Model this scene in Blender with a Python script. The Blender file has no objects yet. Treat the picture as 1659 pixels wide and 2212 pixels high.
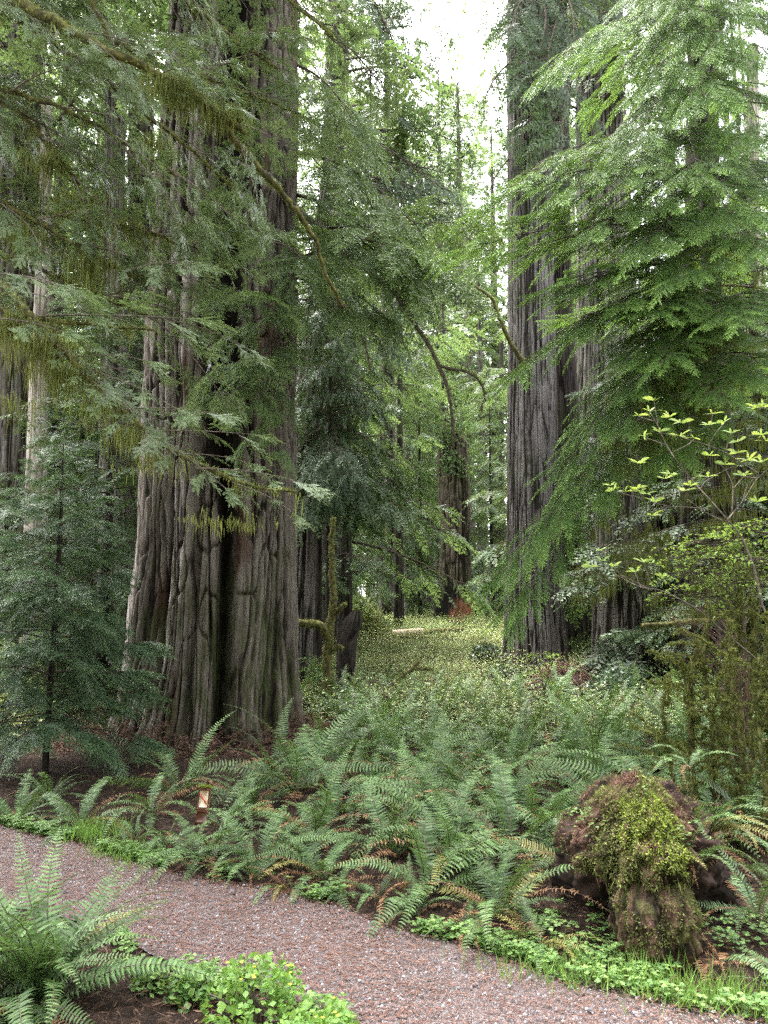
import bpy, math, random
import numpy as np
from mathutils import Vector, Matrix

R = math.radians
scene = bpy.context.scene
COL = scene.collection
rng = np.random.default_rng(11)

# ------------------------------------------------------------------ camera
EYE = 1.6
PITCH = 7.6
FPX, CX, CY = 1671.0, 829.5, 1106.0          # the photograph measured on a 1659 x 2212 copy
cam_d = bpy.data.cameras.new("camera")
cam = bpy.data.objects.new("camera", cam_d)
COL.objects.link(cam)
cam.location = (0, 0, EYE)
cam.rotation_euler = (R(90 + PITCH), 0, 0)
cam_d.sensor_fit = 'VERTICAL'
cam_d.angle = 2 * math.atan(CY / FPX)
cam_d.clip_start = 0.05
cam_d.clip_end = 2000
scene.camera = cam

# ------------------------------------------------------------------ sky, sun, exposure
SUN_EL, SUN_AZ = 68, 325                       # azimuth clockwise from +Y: high, a little to the left behind the camera, through thin cloud
w = bpy.data.worlds.new("World")
scene.world = w
w.use_nodes = True
nt = w.node_tree
for n in list(nt.nodes):
    nt.nodes.remove(n)
sky = nt.nodes.new('ShaderNodeTexSky')
sky.sky_type = 'NISHITA'
sky.sun_disc = False
sky.sun_elevation = R(SUN_EL)
sky.sun_rotation = R(SUN_AZ)
sky.dust_density = 4
bw = nt.nodes.new('ShaderNodeRGBToBW')
mx = nt.nodes.new('ShaderNodeMix'); mx.data_type = 'RGBA'
mx.inputs['Factor'].default_value = 0.85       # cloud cover: most of the blue is gone
bg = nt.nodes.new('ShaderNodeBackground')
bg.inputs['Strength'].default_value = 0.15
wo = nt.nodes.new('ShaderNodeOutputWorld')
nt.links.new(sky.outputs[0], bw.inputs[0])
nt.links.new(sky.outputs[0], mx.inputs['A'])
nt.links.new(bw.outputs[0], mx.inputs['B'])
nt.links.new(mx.outputs['Result'], bg.inputs[0])
nt.links.new(bg.outputs[0], wo.inputs[0])

sl = bpy.data.lights.new("sun", 'SUN')
sl.energy = 1.5
sl.angle = R(35)
sl.color = (1.0, 0.96, 0.9)
so = bpy.data.objects.new("sun", sl)
COL.objects.link(so)
sd = Vector((math.sin(R(SUN_AZ)) * math.cos(R(SUN_EL)), math.cos(R(SUN_AZ)) * math.cos(R(SUN_EL)), math.sin(R(SUN_EL))))
so.rotation_euler = sd.to_track_quat('Z', 'Y').to_euler()
so.location = (0, 0, 60)

scene.view_settings.view_transform = 'Standard'
scene.view_settings.look = 'None'
scene.view_settings.exposure = 3.9
scene.view_settings.gamma = 1
cy = scene.cycles
cy.max_bounces = 5
cy.diffuse_bounces = 3
cy.glossy_bounces = 1
cy.transmission_bounces = 3
cy.volume_bounces = 0
cy.transparent_max_bounces = 4
cy.use_denoising = False
cy.denoising_prefilter = 'NONE'
cy.denoising_input_passes = 'RGB_ALBEDO_NORMAL'
cy.use_adaptive_sampling = False
cy.adaptive_threshold = 0.008
cy.sample_clamp_indirect = 2.5
cy.sample_clamp_direct = 12
HAZE = 0.0

# ------------------------------------------------------------------ pixels to places
_c, _s = math.cos(R(PITCH)), math.sin(R(PITCH))


def ray(u, v):
    a, b = (u - CX) / FPX, (CY - v) / FPX
    return np.array([a, _c - b * _s, _s + b * _c])


def P(u, v, y):
    d = ray(u, v)
    return np.array([0, 0, EYE]) + d * (y / d[1])


def sstep(a, b, x):
    t = np.clip((np.asarray(x, float) - a) / (b - a), 0, 1)
    return t * t * (3 - 2 * t)


def flat(u, v):
    d = ray(u, v)
    t = -EYE / d[2]
    return d[0] * t, d[1] * t


# ------------------------------------------------------------------ noise
def _h(i, j, k, s):
    n = (i.astype(np.int64) * 374761393 + j.astype(np.int64) * 668265263 + k.astype(np.int64) * 2147483647 + s * 974634533) & 0xFFFFFFFF
    n = ((n ^ (n >> 13)) * 1274126177) & 0xFFFFFFFF
    n = ((n ^ (n >> 16)) * 2246822519) & 0xFFFFFFFF
    return ((n ^ (n >> 15)) & 0xFFFF) / 65535.0


def vnoise(x, y, z, s=0):
    x, y, z = np.broadcast_arrays(np.asarray(x, float), np.asarray(y, float), np.asarray(z, float))
    i, j, k = np.floor(x), np.floor(y), np.floor(z)
    fx, fy, fz = x - i, y - j, z - k
    fx, fy, fz = (f * f * (3 - 2 * f) for f in (fx, fy, fz))
    r = 0
    for a in (0, 1):
        for b in (0, 1):
            for c in (0, 1):
                r = r + (fx if a else 1 - fx) * (fy if b else 1 - fy) * (fz if c else 1 - fz) * _h(i + a, j + b, k + c, s)
    return r


def fbm(x, y, z, s=0, o=3):
    t, a, n = 0, 1, 0
    for q in range(o):
        t = t + a * vnoise(x * 2 ** q, y * 2 ** q, z * 2 ** q, s + q)
        n += a
        a *= .5
    return t / n


# ------------------------------------------------------------------ the lie of the land
far_px = [(-900, 1640), (-500, 1700), (-250, 1735), (0, 1785), (165, 1826), (320, 1872), (425, 1900), (550, 1921), (650, 1941), (750, 1966), (829, 2006), (979, 2034), (1139, 2086), (1229, 2120), (1379, 2148), (1479, 2172), (1659, 2209), (2000, 2270), (2600, 2350)]
near_px = [(-900, 1790), (-500, 1850), (-150, 1935), (60, 1965), (260, 2024), (325, 2064), (380, 2084), (475, 2115), (600, 2150), (775, 2212), (900, 2400), (1000, 2700)]
far_w = np.array([flat(u, v) for u, v in far_px])
near_w = np.array([flat(u, v) for u, v in near_px])


def far_y(x):
    return np.interp(x, far_w[:, 0], far_w[:, 1])


def near_y(x):
    return np.interp(x, near_w[:, 0], near_w[:, 1])


RW = (-2.27, 10.0)                              # the great redwood


def gz(x, y):
    x, y = np.asarray(x, float), np.asarray(y, float)
    z = 1.25 * sstep(11, 30, y) + 0.035 * np.clip(y - 30, 0, 200)
    off = sstep(0.0, 0.8, y - far_y(x)) + sstep(0, .6, near_y(x) - y)
    n = fbm(x * .7, y * .7, 0, 5) - .5
    z = z + off * (0.05 + .22 * n * sstep(4.5, 8, y) + .06 * n)
    z = z + .16 * np.exp(-(((x - RW[0]) / 1.9) ** 2 + ((y - RW[1]) / 1.7) ** 2))
    z = z + .9 * sstep(5, 14, np.abs(x) - .45 * y) * sstep(3, 12, y)
    return z


def ground_at(u, v):
    d = ray(u, v)
    t = 2.0
    for i in range(4000):
        p = d * t
        if EYE + p[2] <= float(gz(p[0], p[1])):
            break
        t += .02
    return np.array([p[0], p[1], float(gz(p[0], p[1]))])


# ------------------------------------------------------------------ meshes
class Geo:
    def __init__(s):
        s.v, s.f, s.m, s.a, s.n = [], [], [], [], 0

    def raw(s, V, F, mi=0, a=0.0):
        V = np.asarray(V, float).reshape(-1, 3)
        F = np.asarray(F, np.int64).reshape(-1, 4)
        s.v.append(V)
        s.f.append(F + s.n)
        s.m.append(np.full(len(F), mi, np.int32))
        s.a.append(np.broadcast_to(np.asarray(a, float), (len(V),)))
        s.n += len(V)

    def quads(s, Q, mi=0, a=0.0):
        Q = np.asarray(Q, float)
        if not len(Q):
            return
        a = np.repeat(a, 4) if np.ndim(a) else a
        s.raw(Q.reshape(-1, 3), np.arange(len(Q) * 4).reshape(-1, 4), mi, a)

    def tube(s, pts, rad, n=6, mi=0, a=0.0, bump=0, seed=0):
        pts = np.asarray(pts, float)
        m = len(pts)
        rad = np.broadcast_to(np.asarray(rad, float), (m,))
        tan = np.gradient(pts, axis=0)
        tan /= np.linalg.norm(tan, axis=1)[:, None] + 1e-9
        ref = np.array([0, 0, 1.0]) if abs(tan[:, 2]).mean() < .8 else np.array([1.0, 0, 0])
        e1 = np.cross(tan, ref)
        e1 /= np.linalg.norm(e1, axis=1)[:, None] + 1e-9
        e2 = np.cross(tan, e1)
        ph = np.arange(n) / n * 2 * np.pi
        rr = rad[:, None] * np.ones(n)
        if bump:
            q = pts[:, None, :] * 1 + (np.cos(ph)[None, :, None] * e1[:, None] + np.sin(ph)[None, :, None] * e2[:, None]) * rad[:, None, None]
            rr = rr * (1 + bump * (vnoise(q[..., 0] * 22, q[..., 1] * 22, q[..., 2] * 22, seed) - .4) * 2)
        V = pts[:, None, :] + rr[:, :, None] * (np.cos(ph)[None, :, None] * e1[:, None] + np.sin(ph)[None, :, None] * e2[:, None])
        V = np.concatenate([V.reshape(-1, 3), pts[-1:] + tan[-1:] * rad[-1] * .6, pts[:1]])
        i = np.arange(m - 1)[:, None] * n
        j = np.arange(n)[None, :]
        F = np.stack([i + j, i + (j + 1) % n, i + n + (j + 1) % n, i + n + j], -1).reshape(-1, 4)
        last = (m - 1) * n
        k = np.arange(0, n, 2)
        cap = np.stack([last + k, last + (k + 1) % n, last + (k + 2) % n, np.full(len(k), m * n)], -1)
        cap0 = np.stack([(k + 2) % n, (k + 1) % n, k, np.full(len(k), m * n + 1)], -1)
        if n % 2 == 0:
            F = np.concatenate([F, cap, cap0])
        s.raw(V, F, mi, a)

    def arrays(s):
        return np.concatenate(s.v), np.concatenate(s.f), np.concatenate(s.m), np.concatenate(s.a)

    def add(s, arr, M=None, off=(0, 0, 0)):
        V, F, m, a = arr
        if M is not None:
            V = V @ M.T
        s.v.append(V + np.asarray(off))
        s.f.append(F + s.n)
        s.m.append(m)
        s.a.append(a)
        s.n += len(V)

    def mesh(s, name, mats, smooth=False):
        V, F, m, a = s.arrays()
        me = bpy.data.meshes.new(name)
        me.vertices.add(len(V))
        me.vertices.foreach_set('co', V.astype(np.float32).ravel())
        me.loops.add(len(F) * 4)
        me.loops.foreach_set('vertex_index', F.astype(np.int32).ravel())
        me.polygons.add(len(F))
        me.polygons.foreach_set('loop_start', np.arange(0, len(F) * 4, 4, dtype=np.int32))
        for mm in mats:
            me.materials.append(mm)
        me.polygons.foreach_set('material_index', m.astype(np.int32))
        if smooth:
            me.polygons.foreach_set('use_smooth', np.ones(len(F), bool))
        at = me.attributes.new('tone', 'FLOAT', 'POINT')
        at.data.foreach_set('value', a.astype(np.float32))
        me.update(calc_edges=True)
        me.validate()
        return me


def nrm(v):
    v = np.asarray(v, float)
    return v / (np.linalg.norm(v, axis=-1, keepdims=True) + 1e-9)


def kites(B, D, W, k=.42):
    return np.stack([B, B + D * k + W, B + D, B + D * k - W], 1)


def frame(d, up=(0, 0, 1), roll=0.0):
    x = nrm(d)
    y = np.cross(up, x)
    if np.linalg.norm(y) < 1e-3:
        y = np.array([0, 1.0, 0])
    y = nrm(y)
    z = np.cross(x, y)
    if roll:
        c, s = math.cos(roll), math.sin(roll)
        y, z = y * c + z * s, z * c - y * s
    return np.stack([x, y, z], 1)


def put(Q, pos, d, sc=1.0, roll=0.0, up=(0, 0, 1)):
    M = frame(d, up, roll) * sc
    return Q @ M.T + np.asarray(pos)


def curve(pts, n=24, wob=0.0, seed=0):
    pts = np.asarray(pts, float)
    t = np.concatenate([[0], np.cumsum(np.linalg.norm(np.diff(pts, axis=0), axis=1))])
    t /= t[-1]
    q = np.linspace(0, 1, n)
    o = np.stack([np.interp(q, t, pts[:, i]) for i in range(3)], 1)
    for _ in range(2):
        o[1:-1] = (o[:-2] + 2 * o[1:-1] + o[2:]) / 4
    if wob:
        r = np.random.default_rng(seed)
        o[1:-1] += r.normal(0, wob, (n - 2, 3))
    return o


# ------------------------------------------------------------------ things
def tag(o, label=None, cat=None, group=None, kind=None):
    if label: o['label'] = label
    if cat: o['category'] = cat
    if group: o['group'] = group
    if kind: o['kind'] = kind
    return o


def thing(name, label, cat, loc=(0, 0, 0), group=None, rz=0.0):
    o = bpy.data.objects.new(name, None)
    o.empty_display_size = .1
    COL.objects.link(o)
    o.location = [float(q) for q in loc]
    o.rotation_euler = (0, 0, rz)
    return tag(o, label, cat, group)


def part(name, me, par=None, M=None, label=None, world=False):
    """one mesh object; world=True: the mesh is in world coordinates under an unrotated parent"""
    o = bpy.data.objects.new(name, me)
    COL.objects.link(o)
    if par is not None:
        o.parent = par
        if world:
            q = par
            off = Vector((0, 0, 0))
            while q is not None:
                off += q.location
                q = q.parent
            o.location = -off
    if M is not None:
        o.matrix_local = M
    if label: o['label'] = label
    return o


def mat4(pos, d, sc=1.0, roll=0.0, up=(0, 0, 1)):
    F = frame(d, up, roll) * sc
    return Matrix([[*F[0], pos[0]], [*F[1], pos[1]], [*F[2], pos[2]], [0, 0, 0, 1]])


# ------------------------------------------------------------------ materials
def new_mat(name):
    m = bpy.data.materials.new(name)
    m.use_nodes = True
    t = m.node_tree
    for n in list(t.nodes):
        t.nodes.remove(n)
    return m, t, t.nodes, t.links


def N(t, ty, **kw):
    n = t.nodes.new(ty)
    for k, v in kw.items():
        if k in n.inputs.keys():
            n.inputs[k].default_value = v
        else:
            setattr(n, k, v)
    return n


def mixc(t, fac, a, b, blend='MIX'):
    n = t.nodes.new('ShaderNodeMix')
    n.data_type = 'RGBA'
    n.blend_type = blend
    n.clamp_factor = True
    for s, v in (('Factor', fac), ('A', a), ('B', b)):
        if isinstance(v, (int, float)):
            n.inputs[s].default_value = v
        elif isinstance(v, tuple):
            n.inputs[s].default_value = (*v, 1)
        else:
            t.links.new(v, n.inputs[s])
    return n.outputs['Result']


def mth(t, op, a, b=None, c=None):
    n = t.nodes.new('ShaderNodeMath')
    n.operation = op
    for i, v in enumerate((a, b, c)):
        if v is None: continue
        if isinstance(v, (int, float)):
            n.inputs[i].default_value = v
        else:
            t.links.new(v, n.inputs[i])
    return n.outputs[0]


def rng_map(t, v, a, b, c=0.0, d=1.0):
    n = t.nodes.new('ShaderNodeMapRange')
    n.interpolation_type = 'SMOOTHSTEP'
    t.links.new(v, n.inputs[0])
    for i, q in enumerate((a, b, c, d)):
        n.inputs[1 + i].default_value = q
    return n.outputs[0]


def noise(t, scale, vec=None, detail=3.0, rough=.55):
    n = N(t, 'ShaderNodeTexNoise', Scale=scale, Detail=detail, Roughness=rough)
    if vec is not None:
        t.links.new(vec, n.inputs['Vector'])
    return n.outputs['Fac']


def objco(t, sc=(1, 1, 1)):
    c = t.nodes.new('ShaderNodeTexCoord')
    m = t.nodes.new('ShaderNodeMapping')
    m.inputs['Scale'].default_value = sc
    t.links.new(c.outputs['Object'], m.inputs[0])
    return m.outputs[0]


def leaf_mat(name, old, young, trans=.3, rough=.5, spread=.5, spec=.35, hue=None, ovar=.3):
    m, t, n, l = new_mat(name)
    at = N(t, 'ShaderNodeAttribute', attribute_name='tone')
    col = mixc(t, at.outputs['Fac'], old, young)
    g = t.nodes.new('ShaderNodeNewGeometry')
    oi = t.nodes.new('ShaderNodeObjectInfo')
    if hue:
        ns = noise(t, 1.3, objco(t), 2.0)
        col = mixc(t, rng_map(t, ns, .42, .68), col, hue)
    k = mth(t, 'MULTIPLY_ADD', g.outputs['Random Per Island'], spread, 1 - spread / 2)
    k2 = mth(t, 'MULTIPLY_ADD', oi.outputs['Random'], ovar, 1 - ovar / 2)
    k = mth(t, 'MULTIPLY', k, k2)
    vm = t.nodes.new('ShaderNodeVectorMath'); vm.operation = 'SCALE'
    l.new(col, vm.inputs[0]); l.new(k, vm.inputs['Scale'])
    p = N(t, 'ShaderNodeBsdfPrincipled', Roughness=rough)
    p.inputs['Specular IOR Level'].default_value = spec
    l.new(vm.outputs[0], p.inputs['Base Color'])
    tr = t.nodes.new('ShaderNodeBsdfTranslucent')
    tc = mixc(t, .5, vm.outputs[0], (young[0] * 1.2, young[1] * 1.2, young[2] * .6))
    l.new(tc, tr.inputs[0])
    mx = N(t, 'ShaderNodeMixShader'); mx.inputs[0].default_value = trans
    l.new(p.outputs[0], mx.inputs[1]); l.new(tr.outputs[0], mx.inputs[2])
    o = t.nodes.new('ShaderNodeOutputMaterial')
    l.new(mx.outputs[0], o.inputs[0])
    return m


def bark_mat(name, inner, outer, moss=(.07, .085, .03), moss_amt=.35, pale=None, grain=1.0, low_moss=None, char=None, red=None, bump=.6, foot=False, ms=.7, pale_x=None):
    """'tone' on the mesh = how far a spot stands proud of the furrows: weathered outer bark against inner bark"""
    m, t, n, l = new_mat(name)
    at = N(t, 'ShaderNodeAttribute', attribute_name='tone')
    v1 = objco(t, (9 * grain, 9 * grain, 1.2 * grain))
    v2 = objco(t, (45 * grain, 45 * grain, 8 * grain))
    s1 = noise(t, 1.0, v1, 4.0)
    s2 = noise(t, 1.0, v2, 3.0)
    f = mth(t, 'ADD', at.outputs['Fac'], mth(t, 'MULTIPLY', mth(t, 'SUBTRACT', s1, .5), .9))
    f = mth(t, 'ADD', f, mth(t, 'MULTIPLY', mth(t, 'SUBTRACT', s2, .5), .9))
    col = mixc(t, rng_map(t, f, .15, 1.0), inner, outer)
    big = noise(t, ms, objco(t), 3.0)
    if pale:
        big2 = noise(t, 1.0, objco(t, (2.2, 2.2, .16)), 3.0)
        pm = mth(t, 'MULTIPLY', rng_map(t, big2, .38, .60), rng_map(t, f, .45, 1.0))
        if pale_x:                                     # pale bark kept mostly to one side of the trunk
            sx_ = t.nodes.new('ShaderNodeSeparateXYZ')
            l.new(objco(t), sx_.inputs[0])
            pm = mth(t, 'MULTIPLY', pm, rng_map(t, sx_.outputs['X'], pale_x[0], pale_x[1], 1, .12))
        col = mixc(t, pm, col, pale)
    if red:
        rr = noise(t, 1.0, objco(t, (3, 3, .35)), 2.0)
        col = mixc(t, rng_map(t, rr, .6, .7, 0, .85), col, red)
    if moss_amt:
        mm = mth(t, 'MULTIPLY', rng_map(t, big, .42, .62), rng_map(t, noise(t, 1.0, objco(t, (14, 14, 3)), 4.0), .38, .6))
        if low_moss:
            sz = t.nodes.new('ShaderNodeSeparateXYZ')
            l.new(objco(t), sz.inputs[0])
            mm = mth(t, 'MULTIPLY', mm, rng_map(t, sz.outputs['Z'], low_moss[0], low_moss[1], 1, .15))
        col = mixc(t, mth(t, 'MULTIPLY', mm, moss_amt), col, moss)
    if char:
        sz = t.nodes.new('ShaderNodeSeparateXYZ')
        l.new(objco(t), sz.inputs[0])
        ch = rng_map(t, mth(t, 'ADD', sz.outputs['Z'], mth(t, 'MULTIPLY', big, 1.2)), char[0], char[1], 1, 0)
        col = mixc(t, mth(t, 'MULTIPLY', ch, .8), col, (.018, .015, .013))
    if foot:                                       # red heartwood laid bare at one side of the foot, black char at the other
        sz = t.nodes.new('ShaderNodeSeparateXYZ')
        l.new(objco(t), sz.inputs[0])
        zz = mth(t, 'ADD', sz.outputs['Z'], mth(t, 'MULTIPLY', mth(t, 'SUBTRACT', big, .5), 1.6))
        rx = rng_map(t, mth(t, 'ADD', mth(t, 'ADD', sz.outputs['X'], mth(t, 'MULTIPLY', sz.outputs['Z'], -.35)), mth(t, 'MULTIPLY', s1, .5)), 2.0, 2.3)
        col = mixc(t, mth(t, 'MULTIPLY', rng_map(t, zz, 1.9, 2.5, .95, 0), rx), col, (.30, .125, .08))
        col = mixc(t, mth(t, 'MULTIPLY', rng_map(t, zz, 2.4, 3.2, .9, 0), mth(t, 'SUBTRACT', 1.0, rx)), col, (.014, .012, .011))
    p = N(t, 'ShaderNodeBsdfPrincipled', Roughness=.92)
    p.inputs['Specular IOR Level'].default_value = .15
    l.new(col, p.inputs['Base Color'])
    b = N(t, 'ShaderNodeBump', Strength=bump, Distance=.03)
    l.new(mth(t, 'ADD', s1, mth(t, 'MULTIPLY', s2, .8)), b.inputs['Height'])
    l.new(b.outputs[0], p.inputs['Normal'])
    o = t.nodes.new('ShaderNodeOutputMaterial')
    l.new(p.outputs[0], o.inputs[0])
    return m


def plain_mat(name, a, b, scale=12, rough=.85, spec=.2, bump=0.0, co=(1, 1, 1), lo=.35, hi=.65):
    m, t, n, l = new_mat(name)
    ns = noise(t, scale, objco(t, co), 4.0)
    col = mixc(t, rng_map(t, ns, lo, hi), a, b)
    p = N(t, 'ShaderNodeBsdfPrincipled', Roughness=rough)
    p.inputs['Specular IOR Level'].default_value = spec
    l.new(col, p.inputs['Base Color'])
    if bump:
        bb = N(t, 'ShaderNodeBump', Strength=bump, Distance=.02)
        l.new(ns, bb.inputs['Height'])
        l.new(bb.outputs[0], p.inputs['Normal'])
    o = t.nodes.new('ShaderNodeOutputMaterial')
    l.new(p.outputs[0], o.inputs[0])
    return m


M = {}
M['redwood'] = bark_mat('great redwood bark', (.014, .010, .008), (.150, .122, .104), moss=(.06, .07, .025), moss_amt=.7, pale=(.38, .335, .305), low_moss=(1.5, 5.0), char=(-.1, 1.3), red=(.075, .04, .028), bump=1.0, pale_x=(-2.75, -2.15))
M['redwood_far'] = bark_mat('redwood bark', (.018, .014, .012), (.120, .102, .092), moss=(.055, .062, .03), moss_amt=.6, pale=(.22, .195, .185), bump=.9)
M['redwood_grey'] = bark_mat('grey redwood bark', (.022, .018, .016), (.165, .145, .135), moss=(.06, .068, .035), moss_amt=.6, pale=(.27, .245, .24), bump=.9)
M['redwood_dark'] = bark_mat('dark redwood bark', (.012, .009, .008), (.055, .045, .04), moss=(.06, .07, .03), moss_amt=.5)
M['pale_bark'] = bark_mat('pale smooth bark', (.16, .13, .11), (.42, .36, .32), moss=(.12, .13, .07), moss_amt=.35, grain=.8, bump=.3)
M['burnt'] = bark_mat('burnt bark', (.018, .014, .012), (.18, .14, .115), moss_amt=.4, foot=True)
M['twig'] = plain_mat('twig bark', (.05, .038, .028), (.13, .105, .08), 30)
M['twig_pale'] = plain_mat('pale twig', (.10, .08, .065), (.23, .19, .155), 30)
M['twig_moss'] = plain_mat('mossy twig', (.05, .045, .025), (.16, .15, .05), 18, rough=.95)
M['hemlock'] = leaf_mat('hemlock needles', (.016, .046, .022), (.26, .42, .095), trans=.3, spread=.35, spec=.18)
M['redwood_leaf'] = leaf_mat('redwood needles', (.040, .074, .036), (.22, .295, .13), trans=.25, spec=.5, rough=.42)
M['sprout_leaf'] = leaf_mat('redwood sprout needles', (.040, .076, .030), (.17, .25, .075), trans=.3)
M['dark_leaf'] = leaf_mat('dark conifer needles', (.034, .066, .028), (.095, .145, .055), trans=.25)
M['blue_leaf'] = leaf_mat('young redwood needles', (.024, .058, .030), (.105, .175, .07), trans=.25, spec=.55, rough=.4)
M['far_leaf'] = leaf_mat('far conifer needles', (.060, .108, .052), (.17, .25, .105), trans=.4, hue=(.12, .145, .065))
M['moss'] = leaf_mat('hanging moss', (.048, .060, .022), (.285, .31, .10), trans=.35, rough=.9, spec=.05, spread=.6)
M['stump_moss'] = leaf_mat('stump moss', (.075, .085, .028), (.26, .28, .10), trans=.15, rough=.95, spec=.03, spread=.6)
M['moss_bright'] = leaf_mat('bright moss', (.16, .20, .045), (.36, .45, .09), trans=.3, rough=.9, spec=.05)
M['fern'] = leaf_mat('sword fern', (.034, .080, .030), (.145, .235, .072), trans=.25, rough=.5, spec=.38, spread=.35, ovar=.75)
M['fern_yellow'] = leaf_mat('yellowing fern', (.16, .16, .05), (.30, .27, .075), trans=.3, rough=.5)
M['fern_dead'] = leaf_mat('dead fern', (.17, .075, .038), (.36, .22, .12), trans=.25, rough=.8, spec=.1)
M['undergrowth'] = leaf_mat('undergrowth leaves', (.15, .22, .09), (.43, .51, .24), trans=.35, spread=.45, hue=(.20, .18, .09))
M['maple'] = leaf_mat('bright layered leaves', (.16, .28, .06), (.33, .45, .11), trans=.45, spread=.4)
M['whorl'] = leaf_mat('young whorled leaves', (.19, .31, .08), (.36, .44, .12), trans=.45, spread=.4, spec=.5)
M['clover'] = leaf_mat('sorrel leaves', (.08, .17, .05), (.24, .36, .11), trans=.35, spread=.5)
M['lime'] = leaf_mat('yellow green leaves', (.12, .25, .05), (.25, .40, .09), trans=.35, spread=.4)
M['yellow'] = leaf_mat('yellow petals', (.5, .42, .05), (.6, .5, .08), trans=.3)
M['shrub_dark'] = leaf_mat('dark shrub leaves', (.03, .06, .035), (.08, .13, .07), trans=.2, spec=.6, rough=.35)
M['grass'] = leaf_mat('grass blades', (.11, .22, .045), (.24, .38, .09), trans=.35)
M['litter'] = leaf_mat('needle litter', (.05, .028, .02), (.17, .098, .062), trans=.1, rough=.9, spread=.8)
M['redneedle'] = leaf_mat('fallen red needles', (.11, .05, .036), (.21, .11, .078), trans=.05, rough=.9, spread=.7)
M['brush'] = plain_mat('dead brush', (.07, .04, .03), (.20, .12, .09), 20)
M['stone'] = leaf_mat('gravel stones', (.09, .08, .085), (.36, .34, .36), trans=0.0, rough=.8, spread=.9, spec=.2)
M['log_wood'] = plain_mat('bare log wood', (.5, .38, .27), (.66, .55, .42), 6)
M['soil_wood'] = plain_mat('rotting wood and shade', (.012, .008, .006), (.045, .026, .02), 9, bump=.8, rough=.95)  # so dark that it also stands for shade in the stump's hollows
M['stump'] = bark_mat('mossy rotten wood', (.016, .011, .008), (.115, .066, .046), moss=(.12, .12, .042), moss_amt=.85, grain=2.2, bump=1.0, ms=5.0)


def ground_material():
    m, t, n, l = new_mat('forest floor')
    c = objco(t)
    a = noise(t, 1.1, c, 4.0)
    b = noise(t, 14, c, 5.0)
    d = noise(t, 60, c, 3.0)
    col = mixc(t, rng_map(t, b, .3, .7), (.014, .010, .008), (.045, .029, .022))
    col = mixc(t, rng_map(t, d, .55, .72), col, (.09, .058, .042))
    sz = t.nodes.new('ShaderNodeSeparateXYZ'); l.new(c, sz.inputs[0])
    gr = mth(t, 'MULTIPLY', rng_map(t, sz.outputs['Y'], 9, 15), rng_map(t, a, .3, .55))
    col = mixc(t, gr, col, mixc(t, b, (.06, .085, .03), (.15, .17, .07)))
    p = N(t, 'ShaderNodeBsdfPrincipled', Roughness=.95)
    p.inputs['Specular IOR Level'].default_value = .1
    l.new(col, p.inputs['Base Color'])
    bp = N(t, 'ShaderNodeBump', Strength=.8, Distance=.05)
    l.new(mth(t, 'ADD', b, d), bp.inputs['Height']); l.new(bp.outputs[0], p.inputs['Normal'])
    o = t.nodes.new('ShaderNodeOutputMaterial'); l.new(p.outputs[0], o.inputs[0])
    return m


def path_material():
    m, t, n, l = new_mat('gravel path')
    c = objco(t)
    v = N(t, 'ShaderNodeTexVoronoi', Scale=150.0); l.new(c, v.inputs['Vector'])
    sv = t.nodes.new('ShaderNodeSeparateColor'); l.new(v.outputs['Color'], sv.inputs[0])
    a = noise(t, 2.2, c, 4.0)
    f = noise(t, 40, c, 4.0)
    col = mixc(t, sv.outputs[0], (.078, .052, .047), (.195, .148, .142))
    pale = mth(t, 'MULTIPLY', rng_map(t, sv.outputs[1], .72, .85), rng_map(t, a, .35, .6, .35, 1))
    col = mixc(t, pale, col, (.31, .29, .30))
    col = mixc(t, mth(t, 'MULTIPLY', rng_map(t, f, .5, .68), .8), col, (.12, .062, .05))
    col = mixc(t, rng_map(t, a, .52, .72, 0, .5), col, (.085, .053, .042))
    p = N(t, 'ShaderNodeBsdfPrincipled', Roughness=.85)
    p.inputs['Specular IOR Level'].default_value = .25
    l.new(col, p.inputs['Base Color'])
    bp = N(t, 'ShaderNodeBump', Strength=.9, Distance=.012)
    l.new(mth(t, 'ADD', v.outputs['Distance'], f), bp.inputs['Height']); l.new(bp.outputs[0], p.inputs['Normal'])
    o = t.nodes.new('ShaderNodeOutputMaterial'); l.new(p.outputs[0], o.inputs[0])
    return m


M['ground'] = ground_material()
M['path'] = path_material()


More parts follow.
